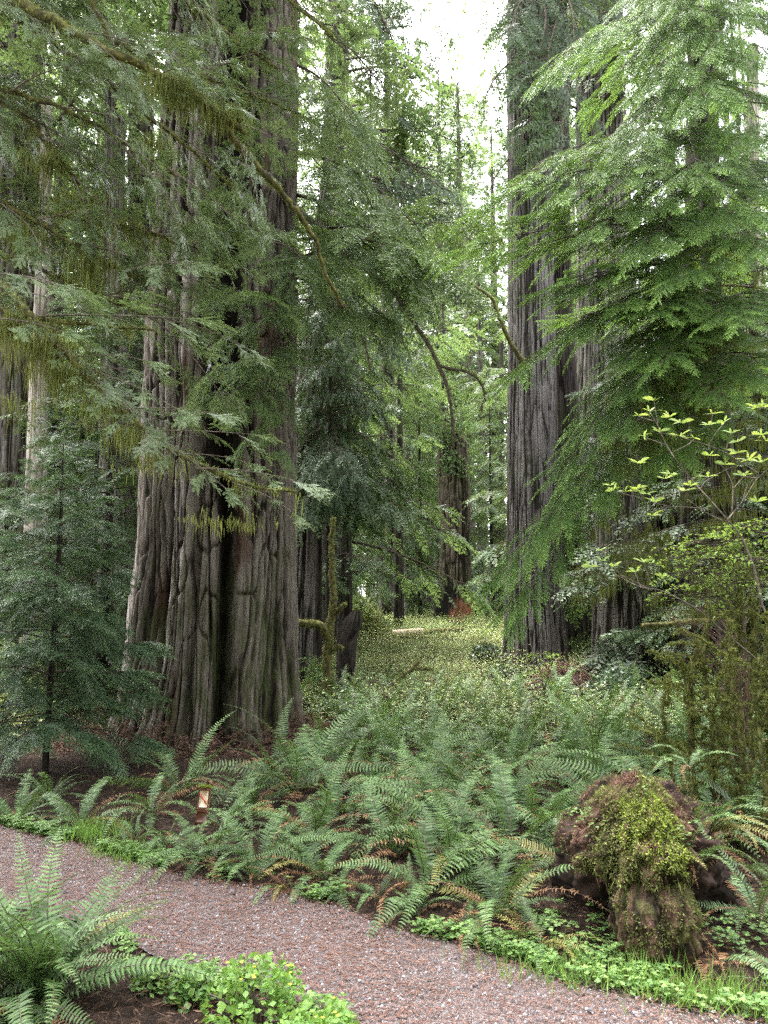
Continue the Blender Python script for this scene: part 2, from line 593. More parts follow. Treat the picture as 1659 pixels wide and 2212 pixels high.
# ------------------------------------------------------------------ ground and path
def build_ground():
    ys = np.concatenate([np.linspace(-30, 0, 16), np.linspace(.2, 14, 120), np.linspace(14.3, 40, 80), np.linspace(42, 120, 40), np.array([200, 400, 900])])
    xs = np.concatenate([[-900, -300, -100], np.linspace(-60, -8.5, 40), np.linspace(-8, 8, 140), np.linspace(8.5, 60, 40), [100, 300, 900]])
    X, Y = np.meshgrid(xs, ys)
    Z = gz(np.clip(X, -60, 60), np.clip(Y, -30, 120))
    V = np.stack([X, Y, Z], -1).reshape(-1, 3)
    ny, nx = X.shape
    i = np.arange(ny - 1)[:, None] * nx + np.arange(nx - 1)[None, :]
    F = np.stack([i, i + 1, i + nx + 1, i + nx], -1).reshape(-1, 4)
    g = Geo(); g.raw(V, F)
    tag(part('forest_floor', g.mesh('forest_floor', [M['ground']], True)), kind='structure')
    # the path: one sheet between its two edges, 4 mm above the ground
    xs = np.linspace(-7.0, 3.4, 130)
    g = Geo()
    k = np.linspace(0, 1, 24)
    a = near_y(xs) + .05 * (fbm(xs * 3, 0, 0, 9) - .5)
    b = far_y(xs) + .10 * (fbm(xs * 4, 3, 0, 8) - .5)
    a = np.minimum(a, b - .02)
    a = np.where(xs > near_w[-1, 0] - .05, -3.0, a)
    Y = a[:, None] + (b - a)[:, None] * k[None, :]
    X = np.repeat(xs[:, None], 24, 1)
    Z = gz(X, Y) + .006 + .012 * np.sin(np.pi * k)[None, :] + .012 * (fbm(X * 5, Y * 5, 0, 2) - .3)
    V = np.stack([X, Y, Z], -1).reshape(-1, 3)
    i = np.arange(len(xs) - 1)[:, None] * 24 + np.arange(23)[None, :]
    F = np.stack([i, i + 24, i + 25, i + 1], -1).reshape(-1, 4)
    g.raw(V, F)
    tag(part('gravel_path', g.mesh('gravel_path', [M['path']], True)), kind='structure')


build_ground()


# ------------------------------------------------------------------ trunks
def trunk_geo(rows, nphi, nz, amp, cells, seed, kz=.5, shape=None, amp2=.35, twist=.25, depth=1.0, cleft_shade=None, rough=None):
    """rows (z, cx, cy, r) from the bottom up; bark stands in long ridges between narrow furrows"""
    rows = sorted(rows)
    rough = amp * .6 if rough is None else rough
    z0 = np.array([r[0] for r in rows])
    z = np.linspace(z0[0], z0[-1], nz)
    cx = np.interp(z, z0, [r[1] for r in rows])
    cyy = np.interp(z, z0, [r[2] for r in rows])
    rr = np.interp(z, z0, [r[3] for r in rows])
    ph = np.arange(nphi) / nphi * 2 * np.pi
    Z, PH = np.meshgrid(z, ph, indexing='ij')
    rk = cells / (2 * np.pi)
    pw = PH + twist * (fbm(np.cos(PH) * 1.5, np.sin(PH) * 1.5, Z * .35, seed + 40) - .5)
    n1 = vnoise(np.cos(pw) * rk, np.sin(pw) * rk, Z * kz, seed)
    n2 = vnoise(np.cos(pw) * rk * 2.3, np.sin(pw) * rk * 2.3, Z * kz * 1.7, seed + 1)
    n3 = vnoise(np.cos(pw) * rk * 5, np.sin(pw) * rk * 5, Z * kz * 5, seed + 2)
    n4 = vnoise(np.cos(pw) * rk * .9, np.sin(pw) * rk * .9, Z * 1.9, seed + 17)
    crack = 1 - .6 * (1 - sstep(0, .07, np.abs(n4 - .5)))
    h1 = sstep(0, .25, np.abs(2 * n1 - 1))
    h2 = sstep(0, .5, np.abs(2 * n2 - 1))
    h = ((1 - amp2) * h1 + amp2 * h2 * .8) * crack + .25 * (n3 - .5)
    lump = fbm(np.cos(PH) * 1.6, np.sin(PH) * 1.6, Z * .3, seed + 7) - .5
    gr = fbm(np.cos(PH) * rk * 3.2, np.sin(PH) * rk * 3.2, Z * 2.6, seed + 12) - .5
    Rm = rr[:, None] * (1 + .16 * lump) + amp * (h - .75) + rough * gr
    h = np.clip(h + 1.1 * gr, 0, 1)
    if cleft_shade is not None:
        h = h * cleft_shade(PH, Z)
    if shape is not None:
        Rm = Rm * shape(PH, Z)
    X = cx[:, None] + Rm * np.sin(PH)
    Y = cyy[:, None] - Rm * np.cos(PH) * depth
    V = np.stack([X, Y, Z], -1).reshape(-1, 3)
    i = np.arange(nz - 1)[:, None] * nphi
    j = np.arange(nphi)[None, :]
    F = np.stack([i + j, i + (j + 1) % nphi, i + nphi + (j + 1) % nphi, i + nphi + j], -1).reshape(-1, 4)
    g = Geo()
    g.raw(V, F, 0, np.clip(h, 0, 1).reshape(-1))
    return g


def px_rows(spec, y, sink=.35):
    rows = []
    for v, a, b in spec:
        p, q = P(a, v, y), P(b, v, y)
        rows.append((p[2], (p[0] + q[0]) / 2, y, (q[0] - p[0]) / 2))
    rows.sort()
    b = rows[0]
    g = float(gz(b[1], y))
    if b[0] > g - sink:
        rows.insert(0, (g - sink, b[1], y, b[3] * 1.06))
    return rows


# ------------------------------------------------------------------ conifer sprays and boughs
def spray_low(r, L=.5, n=8, wl=.2, hw=.028, droop=.15):
    B, D, W, A = [], [], [], []
    for i in range(n):
        t = (i + .5) / n
        for s in (-1, 1):
            l = wl * (1 - .75 * t) * r.uniform(.7, 1.2)
            an = R(r.uniform(40, 65))
            d = np.array([math.cos(an), s * math.sin(an), r.normal(-.1, .2)]) * l
            B.append([L * t, 0, -droop * L * t * t]); D.append(d)
            wv = np.array([-d[1], d[0], 0]); W.append(nrm(wv) * hw * r.uniform(.7, 1.2)); A.append(t)
    B.append([L * .85, 0, -droop * L * .72]); D.append([wl * .5, 0, -.03]); W.append([0, hw, 0]); A.append(1)
    return kites(np.array(B), np.array(D), np.array(W)), np.array(A)


def spray_mid(r, L=.34, n=11, wl=.115, step=.019, nl=.023, hw=.0052, droop=.2, an0=42, an1=60, pw=1.0, core=0):
    B, D, W, A = [], [], [], []

    def twig(b, d, l, a0):
        d = nrm(d)
        side = nrm(np.cross([0, 0, 1], d))
        m = max(2, int(l / step))
        for i in range(m):
            t = (i + .3) / m
            q = b + d * l * t + np.array([0, 0, -.25 * l * t * t])
            for s in (-1, 1):
                dd = nrm(d * .75 + side * s + np.array([0, 0, r.normal(0, .25)])) * nl * (1.1 - .45 * t) * r.uniform(.8, 1.2)
                B.append(q); D.append(dd); W.append(nrm(np.cross([0, 0, 1.0], dd) + r.normal(0, .3, 3)) * hw); A.append(a0 * (.6 + .4 * t))
        if core:
            B.append(b); D.append(d * l * 1.05 + np.array([0, 0, -.25 * l])); W.append(side * core); A.append(a0 * .9)
        B.append(b + d * l * .95 + np.array([0, 0, -.22 * l])); D.append(d * nl); W.append(side * hw); A.append(a0)

    for i in range(n):
        t = (i + .5) / n
        q = np.array([L * t, 0, -droop * L * t * t])
        for s in (-1, 1):
            l = wl * (math.sin(math.pi * min(1, .25 + .75 * t)) * .8 + .22) * r.uniform(.75, 1.2)
            an = R(r.uniform(an0, an1))
            twig(q, np.array([math.cos(an), s * math.sin(an), r.normal(-.08, .12)]), l, .45 + .55 * t)
    twig(np.array([L * .9, 0, -droop * L * .8]), np.array([1, 0, -.15]), wl * .7, 1.0)
    return kites(np.array(B), np.array(D), np.array(W)), np.clip(np.array(A), 0, 1) ** pw


def spray_hi(r, L=.22, step=.0075, nl=.020, hw=.0034, shoots=5):
    B, D, W, A = [], [], [], []

    def shoot(b, d, l, a0):
        d = nrm(d)
        side = nrm(np.cross([0, 0, 1.0], d))
        up = np.cross(d, side)
        m = max(4, int(l / step))
        for i in range(m):
            t = i / m
            q = b + d * l * t + np.array([0, 0, -.12 * l * t * t])
            sc = nl * (math.sin(math.pi * min(1, .2 + .75 * t)) * .7 + .35)
            for s in (-1, 1):
                dd = nrm(d * .6 + side * s + up * r.normal(.1, .12)) * sc * r.uniform(.85, 1.15)
                B.append(q); D.append(dd); W.append(nrm(np.cross(up, dd)) * hw); A.append(a0 * (.5 + .5 * t))
        B.append(b + d * l); D.append(d * nl * .7); W.append(side * hw); A.append(a0)

    shoot(np.zeros(3), np.array([1, 0, -.05]), L, 1)
    for i in range(shoots):
        t = .12 + .7 * i / shoots
        s = (-1) ** i
        an = R(r.uniform(38, 55))
        shoot(np.array([L * t, 0, -.05 * L * t]), np.array([math.cos(an), s * math.sin(an), r.normal(-.05, .15)]), L * r.uniform(.3, .55) * (1.1 - t * .6), .8)
    return kites(np.array(B), np.array(D), np.array(W), .4), np.clip(np.array(A), 0, 1)


def bough(r, L, sprays, sub_step=.2, sub_len=.8, arch=.08, sag=.35, sp_step=.16, sp_scale=1.0, bare=.12, wood=.022, tip_bias=.5, drop=0.0, nt=5, tone=1.0, yaw=38, roll=.35, an=(42, 68)):
    g = Geo()
    n = 14
    t = np.linspace(0, 1, n)
    ax = np.stack([L * t, .03 * L * np.sin(t * 5 + r.uniform(0, 6)), arch * L * np.sin(np.pi * t * .9)], 1)
    g.tube(ax, wood * (1.02 - .9 * t), nt + nt % 2, 0)

    def at(q):
        return np.array([np.interp(q, t, ax[:, i]) for i in range(3)])

    def spr(pos, d, sc, tt):
        Q, A = sprays[r.integers(len(sprays))]
        d = np.array(d) + np.array([0, 0, -drop])
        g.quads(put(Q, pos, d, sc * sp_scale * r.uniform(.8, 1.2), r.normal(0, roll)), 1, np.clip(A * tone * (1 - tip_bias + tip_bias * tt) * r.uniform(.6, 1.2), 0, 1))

    q = bare
    s = 1
    while q < 1:
        l = sub_len * (.3 + .7 * math.sin(math.pi * min(1, .12 + q * .88)) ** .8) * (1 - .35 * q) * r.uniform(.65, 1.2)
        aa = R(r.uniform(*an) * (1 - .25 * q))
        d = np.array([math.cos(aa), s * math.sin(aa), r.normal(.02, .12 * roll / .35)])
        b = at(q)
        m = max(2, int(l / sp_step))
        pts = []
        for i in range(m + 1):
            k = i / m
            pts.append(b + d * l * k + np.array([0, 0, -sag * l * k * k]))
        pts = np.array(pts)
        g.tube(pts, np.linspace(wood * .35, .0025, len(pts)), 4, 0)
        for i in range(1, m + 1):
            k = i / m
            sd = r.choice((-1, 1))
            a2 = R(r.uniform(15, yaw)) * sd * (0 if i == m else 1)
            dd = np.array([d[0] * math.cos(a2) - d[1] * math.sin(a2), d[0] * math.sin(a2) + d[1] * math.cos(a2), -sag * k * 1.2 + r.normal(0, .15)])
            spr(pts[i], dd, 1.0, .45 * q + .55 * k)
            if r.random() < .6:
                a2 = -a2 + R(r.normal(0, 10))
                dd = np.array([d[0] * math.cos(a2) - d[1] * math.sin(a2), d[0] * math.sin(a2) + d[1] * math.cos(a2), -sag * k + r.normal(0, .15)])
                spr(pts[i - 1] * .5 + pts[i] * .5, dd, .85, .45 * q + .5 * k)
        q += sub_step / L * r.uniform(.6, 1.3)
        s = -s
    spr(at(.97), [1, 0, -.1], 1.1, 1)
    spr(at(.9), [1, .4, -.1], 1.0, 1)
    spr(at(.9), [1, -.4, -.1], 1.0, 1)
    return g


def strands(g, pts, r, lmin, lmax, wd=.006, mi=0, tone=(0, 1), sway=.12, per=1):
    """thin hanging strips of moss below the given points"""
    pts = np.repeat(np.asarray(pts), per, 0)
    n = len(pts)
    l = r.uniform(lmin, lmax, n) * r.uniform(.3, 1, n)
    d = np.stack([r.normal(0, sway, n), r.normal(0, sway, n), -np.ones(n)], 1) * l[:, None]
    an = r.uniform(0, np.pi, n)
    W = np.stack([np.cos(an), np.sin(an), np.zeros(n)], 1) * (wd * r.uniform(.5, 1.5, n))[:, None]
    g.quads(kites(pts + r.normal(0, wd * 1.2, (n, 3)), d, W, .3), mi, r.uniform(tone[0], tone[1], n))


def fuzz(g, pts, rad, r, per, ln=.02, wd=.006, mi=0, tone=(0, 1), up=.5):
    """short moss tufts standing off a limb"""
    i = r.integers(0, len(pts) - 1, per)
    k = r.random(per)[:, None]
    p = pts[i] * (1 - k) + pts[i + 1] * k
    rr = np.broadcast_to(rad, (len(pts),))[i][:, None]
    d = nrm(r.normal(0, 1, (per, 3)) + np.array([0, 0, up]))
    p = p + d * rr * .9
    wv = nrm(np.cross(d, r.normal(0, 1, (per, 3)))) * wd
    g.quads(kites(p, d * ln * r.uniform(.5, 1.6, per)[:, None], wv), mi, r.uniform(tone[0], tone[1], per))


SR = np.random.default_rng(5)
LOW = [spray_low(SR) for _ in range(5)]
LOWS = [spray_low(SR, L=.34, n=7, wl=.14, hw=.015) for _ in range(5)]
MID = [spray_mid(SR, core=.0045) for _ in range(6)]
HEM = [spray_mid(SR, L=.31, n=11, wl=.085, step=.017, nl=.019, hw=.0042, droop=.2, an0=32, an1=48, pw=1.7, core=.0045) for _ in range(6)]
HI = [spray_hi(SR) for _ in range(6)]

BOUGH_HEM = {}
for L_ in (1.3, 2.1, 3.0):
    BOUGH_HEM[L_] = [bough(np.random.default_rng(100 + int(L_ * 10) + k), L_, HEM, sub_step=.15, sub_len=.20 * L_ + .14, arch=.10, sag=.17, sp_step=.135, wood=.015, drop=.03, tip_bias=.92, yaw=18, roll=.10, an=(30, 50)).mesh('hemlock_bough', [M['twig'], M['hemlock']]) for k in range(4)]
BOUGH_RED = [bough(np.random.default_rng(200 + k), 1.3, HI, sub_step=.11, sub_len=.5, arch=.07, sag=.25, sp_step=.14, wood=.011, tip_bias=.3).mesh('redwood_bough', [M['twig_pale'], M['redwood_leaf']]) for k in range(5)]
BOUGH_THIN = [bough(np.random.default_rng(260 + k), 1.2, HI, sub_step=.2, sub_len=.36, arch=.05, sag=.18, sp_step=.16, wood=.008, tip_bias=.3).mesh('redwood_spray_bough', [M['twig_pale'], M['redwood_leaf']]) for k in range(4)]
BOUGH_SPROUT = [bough(np.random.default_rng(230 + k), 1.1, MID, sub_step=.13, sub_len=.42, arch=.10, sag=.3, sp_step=.16, wood=.012, sp_scale=.9, tip_bias=.3).mesh('sprout_bough', [M['twig'], M['sprout_leaf']]) for k in range(4)]
BOUGH_YOUNG = [bough(np.random.default_rng(300 + k), 1.0, MID, sub_step=.13, sub_len=.40, arch=.05, sag=.3, sp_step=.15, wood=.010, sp_scale=.9, tip_bias=.4).mesh('young_bough', [M['twig'], M['blue_leaf']]) for k in range(4)]
BOUGH_DARK = [bough(np.random.default_rng(330 + k), 3.0, LOWS, sub_step=.14, sub_len=.95, arch=.08, sag=.4, sp_step=.2, wood=.03, drop=.2, tip_bias=.3).mesh('dark_bough', [M['twig'], M['dark_leaf']]) for k in range(4)]
FARB = [bough(np.random.default_rng(400 + k), 3.0, LOW, sub_step=.30, sub_len=1.1, arch=.06, sag=.3, sp_step=.30, sp_scale=1.0, wood=.03, drop=.15, nt=4).arrays() for k in range(4)]
SMALLB = [bough(np.random.default_rng(420 + k), 1.6, LOWS, sub_step=.16, sub_len=.6, arch=.08, sag=.3, sp_step=.18, wood=.014, drop=.15, nt=4).arrays() for k in range(4)]


def crown_mesh(name, seed, H, Rb, n, lib, libL, mats, z0=.1, pitch=(-5, 20), power=.8, dens=1.0):
    r = np.random.default_rng(seed)
    g = Geo()
    for i in range(n):
        q = (i + r.random()) / n
        z = H * (z0 + (1 - z0) * q)
        l = (Rb * (1 - q) ** power + .25) * r.uniform(.55, 1.15)
        az = i * 2.39996 + r.normal(0, .4)
        el = R(r.uniform(*pitch)) + .5 * q * q
        d = np.array([math.cos(az) * math.cos(el), math.sin(az) * math.cos(el), math.sin(el)])
        sc = l / libL
        Mx = frame(d) @ np.diag([sc, max(sc, .75), max(sc, .75)])
        g.add(lib[r.integers(len(lib))], Mx, (0, 0, z))
    return g.mesh(name, mats)


CROWN_FAR = [crown_mesh('far_crown', 500 + k, 24, 4.2, 120, FARB, 3.0, [M['twig'], M['far_leaf']], z0=.06, pitch=(-22, 12), power=.6) for k in range(4)]
CROWN_HIGH = [crown_mesh('high_crown', 510 + k, 24, 3.6, 100, FARB, 3.0, [M['twig'], M['far_leaf']], z0=.3, pitch=(-22, 12), power=.55) for k in range(3)]
CROWN_MID = [crown_mesh('mid_crown', 520 + k, 9, 2.1, 95, SMALLB, 1.6, [M['twig'], M['far_leaf']], z0=.05, pitch=(-25, 15), power=.65) for k in range(4)]
CROWN_DARK = [crown_mesh('dark_crown', 540 + k, 7, 1.7, 100, SMALLB, 1.6, [M['twig'], M['dark_leaf']], z0=.08, pitch=(-30, 8), power=.5) for k in range(3)]
CROWN_DARK.append(crown_mesh('dark_crown', 550, 7, 1.7, 90, SMALLB, 1.6, [M['twig'], M['dark_leaf']], z0=.46, pitch=(-38, 0), power=.5))
TRUNK_FAR = []
for k in range(3):
    TRUNK_FAR.append(trunk_geo([(-1, 0, 0, .5), (0, 0, 0, .45), (8, .05, 0, .34), (24, 0, 0, .03)], 28, 40, .05, 14, 600 + k, kz=.3).mesh('far_trunk', [M['redwood_far']], True))
TRUNK_SLIM = []
for k in range(2):
    TRUNK_SLIM.append(trunk_geo([(-.4, 0, 0, .11), (0, 0, 0, .09), (4, .03, 0, .06), (9, 0, 0, .01)], 14, 30, .012, 9, 620 + k, kz=.6).mesh('slim_trunk', [M['redwood_dark']], True))


# ------------------------------------------------------------------ redwood trunks
def limb_parts(par, pts, r0, r1, seed, moss=1.0, mat='twig_moss', name='limb', hang=(.04, .28), n=26, tone=(0, 1), per=7, fz=1.0):
    r = np.random.default_rng(seed)
    c = curve(pts, n, .008, seed)
    rad = np.linspace(r0, r1, n)
    g = Geo(); g.tube(c, rad, 8, 0, 0, .25, seed)
    o = part(name, g.mesh(name, [M[mat]], True), par, world=True)
    if moss:
        g = Geo()
        dens = np.linalg.norm(np.diff(c, axis=0), axis=1).sum()
        keep = c[sstep(.35, .6, vnoise(np.arange(n) * .45, seed, 0, seed)) * moss > r.random(n) * .7]
        if len(keep):
            for kp in keep:
                m_ = int(r.integers(3, 3 * per))
                ln_ = hang[1] * r.uniform(.12, 1) ** 1.5
                strands(g, kp + r.normal(0, 1, (m_, 3)) * np.array([.022, .022, .008]), r, .02, max(.04, ln_), wd=.0034, tone=tone, sway=.2)
        fuzz(g, c, rad * 1.02, r, int(260 * dens * moss * fz), .022, .007, 0, tone)
        tag(part('hanging_moss', g.mesh('hanging_moss', [M['moss']]), o), kind='stuff')
    return o, c


def great_redwood():
    y = 10.0
    spec = [(1660, 175, 690), (1620, 222, 668), (1580, 248, 656), (1530, 262, 648), (1460, 274, 643), (1400, 284, 640), (1200, 303, 638), (1000, 311, 638), (800, 318, 640), (600, 326, 640), (400, 342, 640), (100, 372, 640), (-250, 400, 636)]
    rows = px_rows(spec, y, .4)

    def shape(ph, z):
        p = np.where(ph > np.pi, ph - 2 * np.pi, ph)
        wob = .05 * (vnoise(0, 0, z * 1.1, 3) - .5)
        w = .085 + .17 * sstep(2.5, 4.2, z)
        c = .31 + wob - .06 * sstep(2.5, 4.2, z)
        f = 1 - (.40 + .12 * sstep(2.5, 4, z)) * np.exp(-((p - c) / w) ** 2)
        # a second cleft on the left mass and columns that stand proud
        f = f - .10 * np.exp(-((p + .42 + wob) / .07) ** 2) * sstep(.2, 1.2, z)
        f = f - .13 * np.exp(-((p + .02 + wob * 2) / .05) ** 2)
        f = f + .07 * np.exp(-((p - .72) / .22) ** 2) + .06 * np.exp(-((p + .75) / .2) ** 2) + .05 * np.exp(-((p + .2) / .14) ** 2)
        # the root collar: broken, knobbly
        low = sstep(1.0, .1, z)
        f = f + low * .10 * (fbm(np.cos(ph) * 4, np.sin(ph) * 4, z * 3, 21) - .45)
        return f

    def cleft_shade(ph, z):  # shade deep in the cleft, with its char, painted into the bark tone
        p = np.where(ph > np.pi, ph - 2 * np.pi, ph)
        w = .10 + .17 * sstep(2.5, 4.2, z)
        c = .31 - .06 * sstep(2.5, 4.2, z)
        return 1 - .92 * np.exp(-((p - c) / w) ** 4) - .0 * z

    g = trunk_geo(rows, 800, 420,   .105, 64, 1, kz=.34, shape=shape, depth=.95, twist=.3, amp2=.35, cleft_shade=cleft_shade, rough=.065)
    t = thing('giant_redwood', 'huge old redwood with a fluted trunk split by a dark cleft, behind the small sign', 'tree', (RW[0], RW[1], 0))
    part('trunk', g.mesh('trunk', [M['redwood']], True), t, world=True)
    r = np.random.default_rng(77)
    # sprouts growing straight from the trunk
    for (u, v, uu, vv, yy, y2) in [(560, 640, 470, 655, 9.0, 8.2), (590, 600, 700, 610, 9.1, 8.4), (600, 690, 500, 730, 9.0, 8.3), (620, 740, 560, 800, 9.1, 8.3), (560, 790, 455, 820, 8.9, 8.1), (610, 820, 540, 890, 9.1, 8.4), (570, 840, 440, 880, 8.9, 8.2), (610, 900, 530, 960, 9.0, 8.5), (630, 650, 740, 690, 9.3, 8.6), (600, 560, 690, 520, 9.2, 8.5), (560, 470, 460, 440, 9.3, 8.6), (600, 420, 560, 300, 9.3, 8.5), (620, 780, 690, 760, 9.4, 9.0), (590, 950, 610, 990, 9.0, 8.5), (580, 530, 650, 580, 9.1, 8.2), (560, 690, 600, 660, 8.9, 8.0)]:
        a, b = P(u, v, yy), P(uu, vv, y2)
        d = b - a
        part('sprout', BOUGH_SPROUT[r.integers(4)], t, mat4(a - np.array(t.location), d, np.linalg.norm(d) / 1.1 * 1.05, r.normal(0, .3)))
    # long boughs that reach out to the right
    for (u, v, uu, vv, yy, y2) in [(640, 330, 890, 520, 10, 9.0), (640, 420, 860, 590, 10, 8.8), (640, 500, 900, 560, 10, 8.6), (640, 520, 960, 610, 10.2, 9.0), (640, 250, 800, 420, 10, 9.2), (640, 600, 830, 700, 10, 9.3), (640, 140, 760, 300, 10, 9.2), (640, 560, 1000, 500, 10.4, 10)]:
        a, b = P(u, v, yy), P(uu, vv, y2)
        d = b - a
        part('bough', BOUGH_SPROUT[r.integers(4)], t, mat4(a - np.array(t.location), d, np.linalg.norm(d) / 1.1, r.normal(0, .25)))
    limb_parts(t, [P(630, 440, 9.8), P(760, 560, 9.2), P(850, 625, 9.0), P(890, 690, 8.9), P(940, 765, 8.8), P(975, 850, 8.8), P(978, 970, 8.8)], .05, .012, 31, .5, 'twig', hang=(.03, .12), tone=(0, .3))
    limb_parts(t, [P(945, 790, 8.8), P(1008, 800, 8.7), P(1048, 832, 8.7), P(1040, 890, 8.7)], .02, .008, 32, .7, 'twig', hang=(.03, .14), n=14, tone=(0, .4))
    limb_parts(t, [P(640, 545, 9.8), P(700, 600, 9.0), P(738, 668, 8.9), P(790, 740, 8.8), P(800, 800, 8.8)], .03, .008, 33, .6, 'twig', n=16, tone=(0, .5))
    limb_parts(t, [P(420, 40, 9.4), P(500, 90, 8.9), P(560, 60, 8.7), P(610, 70, 8.6)], .06, .02, 34, .5, 'twig', n=14, tone=(0, .3))
    # brush of shed twigs round the root collar
    gg = Geo()
    for i in range(900):
        an = r.uniform(-1.9, 1.7)
        rad = r.uniform(1.12, 1.75)
        x, yy = RW[0] + rad * math.sin(an) * 1.05, RW[1] - rad * math.cos(an)
        zz = float(gz(x, yy)) + r.uniform(0, .42) * max(0, 1.9 - rad) * (1.5 if an < -.1 else .7)
        d = r.normal(0, 1, 3); d[2] = d[2] * .5 - .2
        d = nrm(d) * r.uniform(.06, .3)
        p = np.array([x, yy, zz])
        gg.tube(np.array([p, p + d * .5 + r.normal(0, .012, 3), p + d]), [.004, .0035, .002], 4, 0, 0)
        if r.random() < .7:
            m = 9
            q = p + d * r.random((m, 1)) + r.normal(0, .02, (m, 3))
            dd = nrm(r.normal(0, 1, (m, 3)) + np.array([0, 0, -.6])) * r.uniform(.02, .06, (m, 1))
            gg.quads(kites(q, dd, nrm(np.cross(dd, r.normal(0, 1, (m, 3)))) * .006), 1, r.random(m))
    o = part('twig_litter', gg.mesh('twig_litter', [M['brush'], M['litter']]), t, world=True)

    for k, (z, s, sx) in enumerate([(9.5, 1.1, .9)]):
        o = part('crown', CROWN_FAR[k], t); o.location = (0, 0, z); o.scale = (sx, sx, s); o.rotation_euler = (0, 0, 1 + k)


great_redwood()


def redwood(name, label, spec, y, mat, seed, nphi=300, nz=170, cells=46, amp=.05, lumps=None, group=None, kz=.35, cat='tree'):
    rows = px_rows(spec, y)
    b = rows[0]
    t = thing(name, label, cat, (b[1], y, float(gz(b[1], y))), group)
    part('trunk', trunk_geo(rows, nphi, nz, amp, cells, seed, kz=kz, shape=lumps).mesh('trunk', [M[mat]], True), t, world=True)
    return t


def add_boughs(t, lib, libL, items, seed, name='bough', roll=.3):
    r = np.random.default_rng(seed)
    for (u, v, uu, vv, ya, yb) in items:
        a, b = P(u, v, ya), P(uu, vv, yb)
        d = b - a
        part(name, lib[r.integers(len(lib))], t, mat4(a - np.array(t.location), d, np.linalg.norm(d) / libL, r.normal(0, roll)))


tA = redwood('redwood', 'tall straight grey redwood with fine furrowed bark right of the clearing', [(1490, 1080, 1240), (1430, 1088, 1226), (1300, 1093, 1214), (1000, 1097, 1205), (600, 1098, 1195), (100, 1098, 1184), (-300, 1100, 1172)], 17, 'redwood_grey', 41, 420, 220, 52, .05)
limb_parts(tA, [P(1142, 800, 16.4), P(1105, 745, 16.2), P(1082, 695, 16.1), P(1062, 640, 16.0), P(1010, 610, 15.8)], .06, .02, 45, 1.0, hang=(.1, .5), n=20, tone=(.3, 1))
add_boughs(tA, BOUGH_DARK, 3.0, [(1110, 60, 1010, 40, 17, 16.5), (1150, 20, 1060, -30, 16.5, 15.5), (1180, 60, 1220, 230, 16.5, 15.3), (1190, 20, 1200, 330, 16.6, 15.4), (1170, -20, 1150, 200, 16.5, 15), (1190, 150, 1230, 420, 16.8, 15.8), (1105, 130, 1050, 260, 17, 16), (1190, 60, 1290, 90, 16.5, 15.5), (1180, -60, 1110, 80, 16.4, 15), (1185, 10, 1180, 170, 16.4, 15), (1190, -40, 1250, 120, 16.4, 15), (1108, 330, 1050, 480, 17, 16.2), (1150, 170, 1120, 330, 16.4, 15.6)], 46, roll=.8)
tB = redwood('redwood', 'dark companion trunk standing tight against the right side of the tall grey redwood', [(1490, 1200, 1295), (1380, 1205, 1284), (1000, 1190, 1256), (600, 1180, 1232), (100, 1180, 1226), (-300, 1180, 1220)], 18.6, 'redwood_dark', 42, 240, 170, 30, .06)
tC = redwood('redwood', 'brown redwood rising behind the bright hemlock, its top crossed by a dark branch', [(1490, 1225, 1370), (1000, 1240, 1362), (640, 1250, 1350), (450, 1248, 1346), (60, 1246, 1342), (-300, 1246, 1336)], 21, 'redwood_far', 43, 280, 170, 40, .07)
add_boughs(tC, BOUGH_DARK, 3.0, [(1250, 30, 1370, 60, 20, 19), (1290, -20, 1400, 20, 20, 18.5), (1300, 20, 1260, 130, 19.8, 18.5), (1330, 200, 1400, 260, 20.5, 19.5), (1270, -60, 1300, 60, 19.8, 18), (1330, 60, 1440, 150, 20.5, 19), (1320, -40, 1460, 60, 20.5, 19)], 47, roll=.8)


def knot(ph, z):
    p = np.where(ph > np.pi, ph - 2 * np.pi, ph)
    return 1 + .12 * np.exp(-((p - .1) / .2) ** 2 - ((z - 1.75) / .18) ** 2) - .16 * np.exp(-((p - .12) / .16) ** 2 - ((z - 1.35) / .35) ** 2) + .08 * sstep(.6, .1, z)


tD = redwood('redwood_snag', 'stout grey trunk with a dark knot hollow, its foot in the brush pile', [(1520, 1262, 1456), (1470, 1276, 1442), (1300, 1284, 1426), (1200, 1288, 1418), (1000, 1292, 1402), (880, 1298, 1390), (820, 1310, 1380)], 15, 'redwood_far', 48, 340, 170, 40, .045, knot)
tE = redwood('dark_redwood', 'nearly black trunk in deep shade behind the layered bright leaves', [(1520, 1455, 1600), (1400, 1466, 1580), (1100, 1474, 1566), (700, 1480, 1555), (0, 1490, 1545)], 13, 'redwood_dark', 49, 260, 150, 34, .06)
tF = redwood('pale_snag', 'slim pale peeling snag between the knotted trunk and the black trunk', [(1420, 1425, 1480), (1150, 1430, 1471), (1000, 1432, 1466), (850, 1432, 1456), (640, 1437, 1450), (560, 1440, 1448)], 16, 'pale_bark', 50, 90, 110, 12, .05, kz=.8)
tG = redwood('pale_tree', 'pale trunk at the far right edge, glimpsed through the hemlock', [(1450, 1600, 1655), (920, 1608, 1642), (500, 1612, 1640), (100, 1614, 1636)], 19, 'pale_bark', 51, 100, 100, 16, .05)
tH = redwood('redwood', 'reddish grey redwood leaning up behind the giant redwood', [(1480, 610, 672), (1000, 632, 690), (800, 645, 702), (560, 672, 722), (350, 700, 746), (130, 706, 752), (-250, 715, 752)], 15, 'redwood_far', 52, 170, 150, 24, .05)
